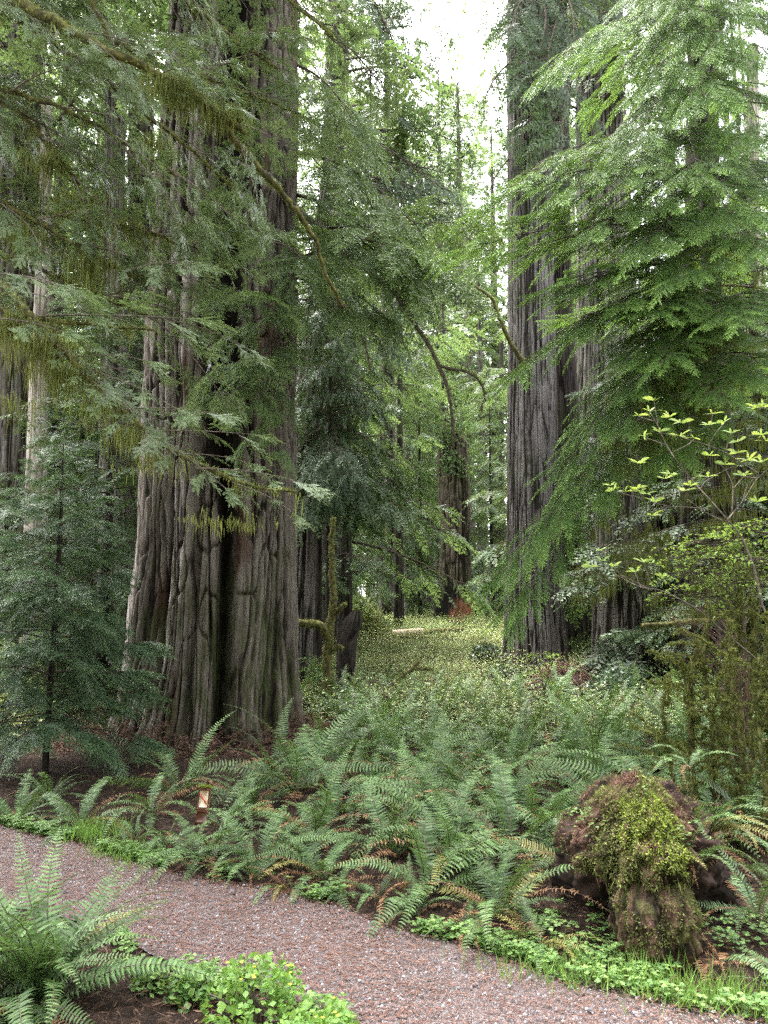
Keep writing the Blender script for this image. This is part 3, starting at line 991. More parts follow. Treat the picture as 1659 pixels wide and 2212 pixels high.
tI = redwood('redwood', 'brown furrowed redwood at the left edge above the young conifer', [(1560, -60, 110), (1070, -30, 88), (560, -10, 92), (100, 0, 92), (-250, 6, 90)], 16, 'redwood_far', 53, 260, 140, 36, .07)
tJ = redwood('pale_tree', 'smooth pale trunk just right of the brown redwood at the left edge', [(1500, 42, 112), (1070, 56, 100), (800, 66, 102), (560, 80, 108), (200, 92, 112)], 14, 'pale_bark', 54, 90, 110, 14, .015)
tK = redwood('redwood', 'grey trunk half hidden between the young conifer and the giant redwood', [(1500, 205, 292), (1180, 214, 280), (980, 216, 274), (600, 222, 270), (200, 230, 268)], 15, 'redwood_far', 55, 150, 120, 24, .045)
tL = redwood('redwood', 'dark trunk between the young conifer and the giant redwood, nearer the giant', [(1560, 262, 345), (1200, 270, 330), (700, 275, 330), (200, 280, 330)], 17, 'redwood_dark', 56, 150, 120, 24, .045)


def burnt(ph, z):
    p = np.where(ph > np.pi, ph - 2 * np.pi, ph)
    return 1 + .25 * sstep(2.4, 1.2, z) * np.exp(-((p + 1.2) / .5) ** 2) - .3 * sstep(1.8, 1.3, z) * np.exp(-((p + .75) / .22) ** 2) + .1 * (fbm(np.cos(ph) * 3, np.sin(ph) * 3, z * 1.2, 4) - .5)


tM = redwood('burnt_snag', 'broken snag with a black and red burnt foot at the end of the clearing', [(1375, 930, 1034), (1340, 938, 1028), (1290, 946, 1020), (1160, 951, 1014), (1050, 946, 1014), (960, 948, 1010), (905, 955, 985)], 30, 'burnt', 57, 150, 110, 24, .12, burnt)
r_ = np.random.default_rng(3)
g_ = Geo()
for i in range(15):
    a_ = P(r_.uniform(948, 1015), r_.uniform(895, 1030), 29.3)
    q_ = a_ + r_.normal(0, .25, (60, 3))
    d_ = nrm(r_.normal(0, 1, (60, 3))) * r_.uniform(.08, .2, (60, 1))
    g_.quads(kites(q_, d_, nrm(np.cross(d_, r_.normal(0, 1, (60, 3)))) * .05), 0, r_.random(60))
tag(part('climbing_leaves', g_.mesh('climbing_leaves', [M['far_leaf']]), tM, world=True), kind='stuff')
far_trunks = [
    ('far_redwood', 'pale grey far redwood left of the slim bare pole in the clearing', [(1310, 832, 872), (900, 836, 866), (600, 840, 864), (420, 842, 862)], 39, 'redwood_far'),
    ('bare_tree', 'slim dark bare trunk standing alone at the back of the clearing', [(1320, 850, 873), (1100, 854, 871), (900, 857, 870), (500, 860, 868)], 27, 'redwood_dark'),
    ('far_redwood', 'far redwood rising behind the broken burnt snag', [(1330, 996, 1032), (1000, 998, 1024), (700, 1000, 1022), (480, 1003, 1019)], 42, 'redwood_far'),
    ('slim_tree', 'thin dark trunk right of the burnt snag', [(1330, 1076, 1091), (1000, 1078, 1089), (700, 1079, 1087)], 36, 'redwood_dark'),
    ('slim_tree', 'thin dark trunk in shade left of the pale grey far redwood', [(1330, 812, 826), (1100, 814, 825), (800, 815, 823)], 34, 'redwood_dark'),
    ('bare_tree', 'bare trunk behind the mossy thin snag beside the giant redwood', [(1420, 728, 762), (1200, 738, 760), (1000, 742, 758), (700, 746, 756)], 20, 'redwood_dark'),
    ('slim_tree', 'thin dark stem close to the right flank of the giant redwood', [(1440, 652, 672), (1200, 655, 670), (1000, 657, 668)], 18, 'redwood_dark'),
]
for k, (nm, lb, sp, yy, mt) in enumerate(far_trunks):
    redwood(nm, lb, sp, yy, mt, 70 + k, 60, 80, 12, .03 if yy > 25 else .012)

for q, z, sx in ((tA, 14.5, .55), (tC, 14.0, .75), (tI, 9.0, 1.0)):
    if 1:
        o = part('crown', CROWN_FAR[2], q); o.location = (0, 0, z); o.scale = (sx, sx, 1.0); o.rotation_euler = (0, 0, z)

# ------------------------------------------------------------------ the bright hemlock on the right
def hemlock():
    tx = P(1560, 1000, 9.4)[0]
    t = thing('hemlock', 'big western hemlock with bright yellow-green drooping tips filling the upper right', 'tree', (tx, 9.4, float(gz(tx, 9.4))))
    z0 = float(gz(tx, 9.4))
    part('trunk', trunk_geo([(z0 - .3, tx, 9.4, .2), (z0 + 1, tx, 9.4, .16), (6, tx, 9.4, .11), (12.5, tx, 9.4, .02)], 60, 120, .015, 14, 90).mesh('trunk', [M['redwood_dark']], True), t, world=True)
    loc = np.array(t.location)
    r = np.random.default_rng(8)

    def bo(a, b, roll=.07):
        d = b - a
        ln = np.linalg.norm(d)
        L_ = min(BOUGH_HEM, key=lambda q: abs(q - ln))
        part('bough', BOUGH_HEM[L_][r.integers(4)], t, mat4(a - loc, d, ln / L_, r.normal(0, roll)))

    # tips seen against the trunks behind, top to bottom: u, v, depth, how far up the trunk the bough starts
    for (u, v, y, dv) in [(1345, 75, 8.2, 60), (1170, 205, 7.7, 160), (1130, 420, 7.7, 110), (1075, 455, 7.8, 40), (1022, 555, 7.7, 10),
                          (1185, 470, 7.4, 60), (1120, 560, 7.9, 10), (1250, 540, 7.3, 40), (1200, 640, 7.6, 0), (1330, 420, 7.3, 120), (1400, 330, 7.2, 150), (1420, 200, 7.4, 150), (1380, 560, 7.1, 60), (1130, 830, 8.0, -190), 
                          (1290, 940, 8.1, -240), (1215, 1050, 8.3, -330), (1110, 1260, 8.4, -430), (1112, 1345, 8.6, -470), (1220, 1130, 8.3, -320), (1330, 950, 7.7, -160), (1400, 700, 7.1, -20), (1450, 800, 7.0, -60),
                          (1500, 620, 6.9, 60), (1330, 690, 7.3, -20), (1250, 650, 7.5, 30), (1225, 740, 7.7, 60), (1560, 500, 6.9, 100), (1480, 420, 6.9, 120), (1340, 800, 7.5, -90), (1430, 560, 7.0, 60), (1500, 250, 7.0, 130), (1560, 120, 7.1, 140), (1460, 60, 7.4, 120), (1620, 330, 6.9, 120), (1650, 150, 7.2, 120), (1650, 560, 6.8, 70), (1640, 700, 6.8, 10),
                          (1560, 720, 6.8, 20), (1700, 450, 7.2, 80), (1420, 930, 7.6, -140), (1540, 880, 7.0, -60), (1640, 840, 6.9, -40), (1400, 480, 7.2, 90),
                          (1400, 20, 7.9, 90), (1520, -20, 7.4, 120), (1620, 20, 7.3, 120), (1350, 870, 7.6, -120), (1450, 1000, 7.7, -150)]:
        tip = P(u, v, y)
        zs = P(1560, v - abs(dv), 9.4)[2]
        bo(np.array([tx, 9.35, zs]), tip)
    for i in range(22):                               # the far side and the fill round the trunk
        z = r.uniform(4.4, 9.8)
        az = r.uniform(0, 2 * np.pi)
        l = (2.9 - .18 * z) * r.uniform(.7, 1.1)
        a = np.array([tx, 9.4, z])
        bo(a, a + np.array([math.cos(az) * l, math.sin(az) * l * (.8 if math.sin(az) > 0 else .7), r.uniform(-.7, .2)]))
    # dark hanging lichen under the boughs
    g = Geo()
    for i in range(300):
        u, v = r.uniform(1250, 1650), r.uniform(480, 1330)
        if u < 1700 - v * .38: continue
        p = P(u, v, r.uniform(7.6, 9.2))
        q = p + np.stack([np.linspace(-.25, .25, 14), np.zeros(14), np.zeros(14)], 1) @ np.array([[math.cos(i), math.sin(i), 0], [-math.sin(i), math.cos(i), 0], [0, 0, 1]])
        q[:, 2] -= .04 * np.abs(np.linspace(-1, 1, 14))
        g.tube(q[[0, 5, 9, 13]], .004, 4, 1, 0)
        strands(g, q, r, .06, .32, wd=.005, mi=0, tone=(0, .35), per=3)
    tag(part('hanging_lichen', g.mesh('hanging_lichen', [M['moss'], M['twig']]), t, world=True), kind='stuff')


hemlock()


# ------------------------------------------------------------------ the mossy redwood out of sight on the left, whose boughs fill the upper left
def mossy_tree():
    tx, ty = -4.7, 6.6
    z0 = float(gz(tx, ty))
    t = thing('mossy_redwood', 'moss-hung redwood whose long limbs reach in from the left over the path', 'tree', (tx, ty, z0))
    part('trunk', trunk_geo([(z0 - .3, tx, ty, .55), (z0 + 1, tx, ty, .42), (6, tx, ty, .33), (14, tx, ty, .12)], 160, 120, .04, 30, 95).mesh('trunk', [M['redwood_far']], True), t, world=True)
    loc = np.array(t.location)
    r = np.random.default_rng(15)

    def bo(a, b, lib=BOUGH_RED, L_=1.3, roll=.3):
        d = b - a
        part('bough', lib[r.integers(len(lib))], t, mat4(a - loc, d, np.linalg.norm(d) / L_, r.normal(0, roll)))

    o = part('crown', CROWN_FAR[3], t); o.location = (0, 0, 7.5); o.scale = (.9, .9, .8)
    limbs = [
        ([(-420, -120, 6.5), (-100, -50, 5.8), (60, 15, 5.4), (200, 95, 5.4), (320, 150, 5.5), (400, 190, 5.6), (460, 235, 5.7), (530, 288, 5.8)], .065, .022, 1.4, (.08, .42), (.35, 1), 9),
        ([(-420, 150, 6.5), (-60, -40, 6.2), (180, -40, 6.0), (215, 40, 6.0), (236, 92, 5.9), (330, 120, 5.8)], .04, .012, .7, (.05, .3), (.1, .8), 6),
        ([(440, 225, 5.7), (545, 350, 6.0), (610, 415, 6.3), (680, 515, 6.6), (705, 600, 6.8), (742, 665, 7.0)], .034, .014, .6, (.05, .2), (0, .45), 6),
        ([(-420, 420, 6.5), (-120, 560, 5.2), (0, 610, 4.9), (90, 715, 4.8), (170, 790, 4.8), (260, 885, 4.8), (330, 940, 4.8), (430, 1012, 4.75), (545, 1056, 4.7), (640, 1062, 4.6)], .05, .006, 1.1, (.06, .38), (.15, .9), 8),
        ([(-420, 520, 6.5), (-100, 640, 5.4), (60, 690, 5.1), (200, 702, 5.0), (330, 712, 5.0)], .035, .008, .9, (.05, .35), (.1, .8), 7),
        ([(-420, 60, 6.5), (-100, 160, 5.8), (40, 240, 5.7), (120, 330, 5.7), (170, 400, 5.8)], .04, .012, 1.2, (.08, .45), (.1, .8), 9),
        ([(-420, 260, 6.5), (-100, 380, 5.9), (80, 480, 5.7), (210, 560, 5.7), (290, 600, 5.8)], .035, .010, 1.2, (.08, .5), (.05, .6), 9),
        ([(-420, 0, 6.5), (0, 20, 6.3), (200, 150, 6.4), (330, 260, 6.6), (420, 330, 6.7), (520, 420, 6.9)], .035, .010, 1.0, (.08, .4), (.2, .9), 8),
        ([(-420, 330, 6.5), (-50, 420, 6.4), (150, 470, 6.4), (300, 500, 6.5), (430, 540, 6.6)], .03, .008, 1.0, (.08, .45), (.1, .7), 8),
        ([(-420, -60, 6.5), (60, 40, 6.6), (300, 130, 6.8), (480, 180, 7.2), (650, 250, 7.6)], .035, .008, .9, (.05, .3), (.2, .9), 5),
        ([(-420, -300, 6.5), (100, -220, 6.6), (420, -120, 7.0), (600, -20, 7.5), (720, 80, 7.8)], .035, .008, .8, (.05, .3), (.2, .9), 5),
        ([(-420, 100, 6.5), (-50, 180, 5.6), (130, 230, 5.5), (260, 300, 5.6), (380, 380, 5.7)], .03, .008, 1.0, (.05, .35), (.1, .8), 6),
        ([(-420, 480, 6.5), (-100, 520, 6.0), (80, 580, 6.0), (220, 640, 6.1), (330, 690, 6.2)], .03, .008, 1.0, (.05, .35), (.05, .6), 6),
        ([(-420, -200, 6.5), (100, -140, 6.6), (330, -60, 6.8), (470, 60, 7.0), (600, 150, 7.2)], .045, .012, 1.1, (.1, .45), (.2, .9), 8),
    ]
    for k, (pp, r0, r1, ms, hang, tone, per) in enumerate(limbs):
        pts = [P(*q) for q in pp]
        pts[0] = np.array([tx, ty, pts[0][2]]) if pp[0][0] == -420 else pts[0]
        o, c = limb_parts(t, pts, r0, r1, 110 + k, ms, hang=hang, n=44, tone=tone, per=per + 4)
        if k in (2,):
            continue
        m = len(c)
        for q in np.arange(12, m - 1, 6 if k in (0, 3, 4) else 5):
            for s in ((1, -1) if k not in (3, 4) else (1,)):
                a = c[q]
                fw = nrm(c[min(q + 2, m - 1)] - c[q])
                d = fw * r.uniform(.4, 1) + np.array([r.normal(.25, .3), r.normal(-.1 * s, .5), r.normal(-.15, .35)])
                if k in (3, 4):
                    if q > m - 14: continue
                    d[2] = max(d[2], -.25)
                lib, L_ = (BOUGH_RED, 1.3) if k not in (3, 4) else (BOUGH_THIN, 1.2)
                bo(a, a + nrm(d) * r.uniform(.5, 1.05), lib, L_)
    for (u, v, uu, vv, ya, yb) in [(330, 935, 572, 948, 4.8, 4.55), (430, 1012, 690, 1060, 4.75, 4.5), (500, 1040, 655, 1128, 4.7, 4.5), (180, 795, 405, 905, 4.8, 4.6), (70, 690, 445, 702, 5.1, 4.8), (60, 690, 300, 640, 5.1, 4.9), (150, 770, 345, 790, 4.8, 4.6), (260, 885, 500, 905, 4.8, 4.6), (380, 980, 560, 1010, 4.8, 4.7), (330, 940, 500, 1075, 4.8, 4.6), (100, 730, 240, 860, 4.8, 4.6), (200, 820, 330, 960, 4.8, 4.5), (-60, 590, 180, 640, 5.0, 4.6), (-60, 690, 160, 730, 4.9, 4.5)]:
        bo(P(u, v, ya), P(uu, vv, yb), BOUGH_THIN, 1.2, .2)
    # heavy moss beards
    g = Geo()
    for (u, v, y, n, l) in [(447, 1120, 4.7, 60, .16), (525, 1120, 4.65, 50, .13), (100, 730, 4.8, 260, .45), (140, 790, 4.8, 220, .4), (40, 690, 4.9, 240, .4), (230, 870, 4.8, 120, .28), (290, 930, 4.8, 120, .25), (0, 860, 4.9, 90, .3), (330, 990, 4.8, 90, .2), (480, 240, 5.7, 220, .3), (400, 200, 5.6, 260, .32), (350, 170, 5.5, 220, .3), (110, 340, 5.7, 200, .4), (160, 420, 5.8, 200, .4), (60, 500, 5.7, 200, .4), (190, 560, 5.7, 200, .45), (270, 480, 6.4, 150, .4), (330, 300, 6.5, 160, .35)]:
        p = P(u, v, y) + r.normal(0, 1, (n, 3)) * np.array([.10, .06, .03])
        strands(g, np.repeat(p, 2, 0) + r.normal(0, .01, (2 * n, 3)), r, l * .2, l, .003, 0, (.1, .8))
    tag(part('moss_beard', g.mesh('moss_beard', [M['moss']]), t, world=True), kind='stuff')


mossy_tree()

# boughs of the conifer behind the giant, black mossy branches against the pale trunk
add_boughs(tH, BOUGH_DARK, 3.0, [(720, 200, 950, 130, 14.6, 13), (720, 150, 970, 200, 14.6, 13), (730, 100, 900, 40, 14.6, 13), (730, 260, 1000, 330, 14.6, 13), (720, 300, 960, 420, 14.6, 12.6), (720, 380, 1010, 500, 14.6, 12.6), (720, 420, 1050, 540, 14.6, 13), (720, 20, 880, -40, 14.6, 13), (730, -40, 850, 120, 14.6, 13),
                                (700, 460, 930, 620, 14.6, 12.8), (700, 520, 880, 680, 14.6, 12.8), (690, 600, 840, 780, 14.6, 12.8), (710, 200, 640, 120, 14.6, 13), (710, 280, 660, 330, 14.6, 13), (720, 60, 640, 20, 14.6, 13.2), (730, 340, 900, 380, 14.6, 13), (730, 60, 960, 90, 14.6, 13), (700, 560, 780, 620, 14.6, 13), (730, 240, 860, 260, 14.6, 12.6), (730, 150, 930, 260, 14.6, 13.2), (730, 120, 900, 150, 14.6, 13), (735, 40, 890, 20, 14.6, 13.4), (730, 300, 930, 290, 14.6, 13), (730, 330, 980, 400, 14.6, 13.2), (730, 380, 940, 480, 14.6, 13), (735, 0, 860, -20, 14.6, 13.4)], 61, roll=.7)


# ------------------------------------------------------------------ smaller conifers
def young_conifer():
    b = ground_at(150, 1640)
    y = 8.0
    x = P(112, 1400, y)[0]
    z0 = float(gz(x, y))
    t = thing('young_conifer', 'young dark green conifer with slim bare lower stem, left of the giant redwood', 'tree', (x, y, z0))
    part('trunk', trunk_geo([(-.2, 0, 0, .038), (.3, 0, 0, .032), (2.4, .02, 0, .022), (3.35, 0, 0, .006)], 20, 50, .008, 10, 97).mesh('trunk', [M['redwood_dark']], True), t)
    r = np.random.default_rng(23)
    for i in range(84):
        q = i / 84
        z = .45 + 2.85 * q
        l = (.86 * (1 - q) ** .6 + .14) * r.uniform(.7, 1.12)
        az = i * 2.39996 + r.normal(0, .3)
        d = np.array([math.cos(az), math.sin(az), r.uniform(-.22, .12) + .35 * q])
        part('bough', BOUGH_YOUNG[r.integers(4)], t, mat4((0, 0, z), d, l, r.normal(0, .3)))


young_conifer()


def conifer(name, label, x, y, H, crown, trunk, baseH, group=None, sxy=1.0, seed=0):
    t = thing(name, label, 'tree', (x, y, float(gz(x, y))), group, rz=seed * 1.7)
    s = H / baseH
    a = part('trunk', trunk, t); a.scale = (s * sxy, s * sxy, s)
    c = part('crown', crown, t); c.scale = (s * sxy, s * sxy, s)
    return t


def topz(v, y):
    return P(800, v, y)[2]


for k, (u, y, vt, lb, sx) in enumerate([
        (712, 14, 560, 'dark drooping conifer beside the giant redwood, over the mossy thin snag', .6),
        (690, 16, 560, 'dark conifer behind the right flank of the giant redwood', 1.0),
        (240, 12, 600, 'dark conifer filling the gap between the left edge trunks and the giant redwood', 1.1),
        (20, 11.5, 1000, 'low dark conifer at the left edge behind the young one', 1.2),
        (1420, 15.5, 500, 'dark conifer in the shade behind the bright hemlock', 1.1),
        (1600, 12.5, 700, 'dark conifer at the right edge behind the layered bright leaves', 1.2),
        (1640, 15, 250, 'tall dark conifer at the right edge behind the hemlock', 1.1)]):
    x = P(u, 1000, y)[0]
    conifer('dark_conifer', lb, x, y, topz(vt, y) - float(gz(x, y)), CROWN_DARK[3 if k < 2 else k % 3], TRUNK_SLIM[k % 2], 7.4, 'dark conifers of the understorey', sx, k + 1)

r_ = np.random.default_rng(44)
mid = [(905, 33, 760), (960, 36, 560), (1060, 33, 800), (1040, 40, 520), (880, 36, 520), (760, 32, 420), (700, 26, 700), (930, 44, 480), (1000, 37, 900), (840, 42, 640), (560, 26, 400), (450, 24, 300), (130, 24, 700), (180, 21, 420), (330, 24, 200), (30, 22, 900), (712, 21, -350), (1235, 27, -100), (95, 19, -300), (225, 20, -300), (838, 30, -150), (1000, 46, 190), (955, 52, 150), (1075, 50, 260), (1240, 30, 500), (1330, 28, 700), (1450, 27, 900), (1560, 25, 600), (1650, 24, 500), (-60, 20, 500), (1470, 34, 1050), (1450, 40, 800), (60, 30, 300), (1720, 22, 600)]
for k, (u, y, vt) in enumerate(mid):
    x = P(u, 1000, y)[0]
    H = topz(vt, y) - float(gz(x, y))
    c, tr, bh = (CROWN_MID[k % 4], TRUNK_SLIM[k % 2], 9.0) if H < 14 else (CROWN_FAR[k % 4], TRUNK_FAR[k % 3], 24.0)
    if 780 < u < 1100:
        lb = 'hazy green conifer in the loose stand round the burnt snag'
        gp = 'conifers round the back of the clearing'
    elif u < 780:
        lb = 'green conifer in the wood behind the giant redwood'
        gp = 'conifers behind the giant redwood'
    else:
        lb = 'green conifer in the wood behind the hemlock and the right trunks'
        gp = 'conifers behind the right trunks'
    if 780 < u < 1100 and H >= 14: c = CROWN_HIGH[k % 3]
    conifer('conifer', lb, x, y, H, c, tr, bh, gp, (1.0 if H < 14 else .8) * r_.uniform(.85, 1.15), k)
k = 0
for y, step in ((48, 7.5), (60, 8.0), (76, 8.5)):
    x = -.58 * y
    while x < .58 * y:
        xx, yy = x + r_.normal(0, step * .2), y + r_.normal(0, 3)
        u = CX + FPX * xx / yy
        vt = r_.uniform(-500, -150)
        if 850 < u < 1130:
            vt = r_.uniform(150, 360)
        if 850 < u < 1130: pass
        if 1130 <= u < 1260:
            vt = r_.uniform(100, 700)
        if 790 < u <= 850:
            vt = r_.uniform(-50, 200)
        H = topz(vt, yy) - float(gz(xx, yy))
        conifer('far_conifer', 'tall pale conifer fading into the mist far beyond the clearing', xx, yy, H, CROWN_FAR[k % 4], TRUNK_FAR[k % 3], 24.0, 'misty conifers far behind', (.95 if 850 < u < 1130 else min(1.0, 26 / H)) * r_.uniform(.95, 1.3) if H > 26 else 1.0, k)
        x += step
        k += 1

# the wood on the near side of the path, behind the camera: it closes off the low sky there
for k, (x, y, H) in enumerate([(-13, -6, 26), (-9, -13, 28), (-4, -10, 21), (1, -14, 26), (5, -9, 21), (9, -13, 28), (13, -5, 26), (16, -12, 30), (-17, -1, 28), (17, 3, 26), (-3, -18, 30), (5, -19, 30)]):
    conifer('near_side_conifer', 'tall conifer of the wood on the near side of the path, out of view', x, y, H, CROWN_FAR[k % 4], TRUNK_FAR[k % 3], 24.0, 'conifers on the near side of the path', 1.0, k)


# ------------------------------------------------------------------ ferns
def frond_mesh(seed, lift, curl, mats, L=1.0, n=40, wl=.092, twist=0.0, name='frond', dead=False):
    """an arching sword fern frond of length L rising from the origin towards +X"""
    r = np.random.default_rng(seed)
    m = n + 1
    t = np.linspace(0, 1, m)
    el = R(lift) - R(curl) * t ** 1.3
    ds = L / m
    x = np.concatenate([[0], np.cumsum(np.cos(el) * ds)])[:m]
    z = np.concatenate([[0], np.cumsum(np.sin(el) * ds)])[:m]
    yy = twist * L * t ** 2 + .015 * np.sin(t * 7 + seed)
    pts = np.stack([x, yy, z], 1)
    tan = nrm(np.gradient(pts, axis=0))
    side = nrm(np.cross([0, 0, 1.0], tan) * 1)
    up = np.cross(tan, side)
    g = Geo()
    g.tube(pts[::3], np.linspace(.0045, .0012, len(pts[::3])), 4, 1, .2)
    Q, A = [], []
    for i in range(3, m):
        tt = t[i]
        l = wl * (sstep(.05, .3, tt) * .65 + .35) * (1 - .93 * tt ** 2.3) * r.uniform(.88, 1.1)
        for s in (-1, 1):
            if dead and r.random() < .25: continue
            d = nrm(side[i] * s + tan[i] * r.uniform(.12, .3) + up[i] * r.normal(.12, .1))
            b = pts[i] + side[i] * s * .002
            mid = b + d * l * .5
            tip = mid + nrm(d + tan[i] * .25 - np.array([0, 0, 1]) * r.uniform(.1, .45) * (2.2 if dead else 1)) * l * .5
            wv = nrm(tan[i] - d * np.dot(tan[i], d)) * (.0088 if not dead else .006) * (.45 + .55 * l / wl)
            tw = up[i] * r.normal(0, .003)
            Q.append([b - wv * .9, b + wv * 1.15 + tw, mid + wv * .8 + tw, mid - wv * .75])
            Q.append([mid - wv * .75, mid + wv * .8 + tw, tip + wv * .06, tip - wv * .06])
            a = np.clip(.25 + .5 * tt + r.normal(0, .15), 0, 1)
            A += [a, a]
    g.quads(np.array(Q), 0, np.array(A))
    return g.mesh(name, mats)


GREEN = [M['fern'], M['twig']]
FROND_UP = [frond_mesh(700 + k, 78 - 3 * k, 55 + 9 * k, GREEN, twist=.04 * (k - 2)) for k in range(5)]
FROND_ARCH = [frond_mesh(710 + k, 60 - 5 * k, 84 + 8 * k, GREEN, twist=.05 * (k - 2)) for k in range(5)]
FROND_LOW = [frond_mesh(720 + k, 40 - 5 * k, 68 + 8 * k, GREEN, twist=.05 * (k - 2)) for k in range(4)]
FROND_YEL = [frond_mesh(730 + k, 48 - 6 * k, 75 + 10 * k, [M['fern_yellow'], M['twig']], twist=.05 * (k - 1)) for k in range(3)]
FROND_DEAD = [frond_mesh(740 + k, 52 - 9 * k, 88 + 16 * k, [M['fern_dead'], M['brush']], wl=.07, dead=True, name='dead_frond', twist=.1 * (k - 1)) for k in range(4)]


def whole_fern(seed, n):
    r = np.random.default_rng(seed)
    g = Geo()
    for i in range(n):
        az = i * 2.39996 + r.normal(0, .3)
        lib = FROND_UP if i < n * .35 else FROND_ARCH if i < n * .8 else FROND_LOW
        me = lib[r.integers(len(lib))]
        V = np.empty(len(me.vertices) * 3, np.float32); me.vertices.foreach_get('co', V)
        F = np.empty(len(me.loops), np.int32); me.loops.foreach_get('vertex_index', F)
        mi = np.empty(len(me.polygons), np.int32); me.polygons.foreach_get('material_index', mi)
        A = np.empty(len(me.vertices), np.float32); me.attributes['tone'].data.foreach_get('value', A)
        sc = r.uniform(.75, 1.1)
        c, s = math.cos(az), math.sin(az)
        g.add((V.reshape(-1, 3), F.reshape(-1, 4), mi, A), np.array([[c, -s, 0], [s, c, 0], [0, 0, 1]]) * sc)
    return g.mesh('sword_fern', GREEN)


FERN_WHOLE = [whole_fern(760 + k, 13 + k) for k in range(4)]


def fern(x, y, size, label, group=None, n=14, seed=0, dead=0, yellow=0, lean=None, up=.3, name='sword_fern', z=None):
    r = np.random.default_rng(1000 + seed)
    z = float(gz(x, y)) if z is None else z
    t = thing(name, label, 'fern', (x, y, z - .01), group, rz=r.uniform(0, 6.28) if lean is None else 0)
    for i in range(n + dead + yellow):
        az = i * 2.39996 + r.normal(0, .35)
        if lean is not None:
            az = lean[0] + r.normal(0, lean[1])
        if i < n:
            lib = FROND_UP if i < n * up * .6 else FROND_ARCH if i < n * .8 else FROND_LOW
            nm = 'frond'
        elif i < n + dead:
            lib, nm = FROND_DEAD, 'dead_frond'
        else:
            lib, nm = FROND_YEL, 'yellow_frond'
        sc = size * r.uniform(.72, 1.12) * (.92 if nm == 'dead_frond' else 1)
        c, s = math.cos(az), math.sin(az)
        tl = Matrix.Rotation(az, 4, 'Z') @ Matrix.Rotation(r.normal(0, .30), 4, 'X') @ Matrix.Diagonal((sc, sc, sc, 1))
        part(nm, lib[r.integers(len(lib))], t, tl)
    return t


def fx(u, v):
    p = ground_at(u, v)
    return p[0], p[1]


# named ferns: base pixel, size
named = [
    (85, 2215, .74, 'large blue-green sword fern in front of the path, nearest the camera', 56, 3, 1, .9),
    (-60, 2240, .74, 'blue-green sword fern at the corner, left of the largest front fern', 30, 1, 0, .4),
    (40, 1775, .62, 'fern on the left bank beside the path where the path leaves the view', 13, 1, 0, .2),
    (175, 1790, .66, 'fern with long fronds spread over the left bank above the bright grass', 13, 2, 1, .2),
    (105, 1735, .6, 'fern in shade at the foot of the young conifer', 12, 1, 0, .3),
    (330, 1760, .68, 'fern with four arching fronds at the foot of the redwood, left of the sign', 8, 3, 0, .2),
    (478, 1790, .52, 'small upright fern just right of the sign', 8, 1, 0, .6),
    (440, 1862, .72, 'fern with low arching fronds across the foot of the sign', 15, 3, 0, .1),
    (560, 1868, .66, 'fern arching to the path right of the sign', 14, 3, 1, .15),
    (700, 1905, .6, 'fern full of rusty dead fronds at the path edge', 12, 8, 1, .3),
    (1085, 1985, .72, 'fern left of the mossy stump with bent fronds over the path edge', 15, 6, 2, .25),
    (1160, 2045, .5, 'yellowing fern lying over the path edge before the mossy stump', 5, 3, 5, .0),
    (1150, 1800, .75, 'tall upright fern behind the mossy stump, left side', 12, 2, 0, .7),
    (1240, 1880, .62, 'fern arching against the left cheek of the mossy stump', 9, 3, 1, .1),
    (1640, 1995, .55, 'fern at the right edge below the mossy shrub, right of the mossy stump', 10, 2, 0, .3),
    (1700, 1930, .6, 'fern cut by the right edge of the view, behind the mossy stump', 10, 1, 0, .3),
    (1490, 2070, .42, 'heap of rusty dead fronds at the right foot of the mossy stump', 0, 11, 0, 0),
    (1560, 2085, .4, 'second heap of rusty dead fronds, further right of the mossy stump', 1, 9, 0, 0),
    (620, 1925, .42, 'collapsed rusty fern lying on the path edge below the fern bank', 1, 10, 1, 0),
    (1000, 2030, .4, 'low dead fern flattened at the path edge left of the yellowing fern', 2, 8, 1, 0),
    (900, 1770, .95, 'tall full fern in the middle of the fern bank', 18, 3, 0, .55),
]
k = 0
placed = []
for (u, v, s, lb, n, dd, yl, upf) in named:
    x, y = fx(u, min(v, 2230))
    if v > 2205: x, y = flat(u, v)
    fern(x, y, s, lb, 'sword ferns', n, k, dd, yl, None, upf)
    placed.append((x, y)); k += 1

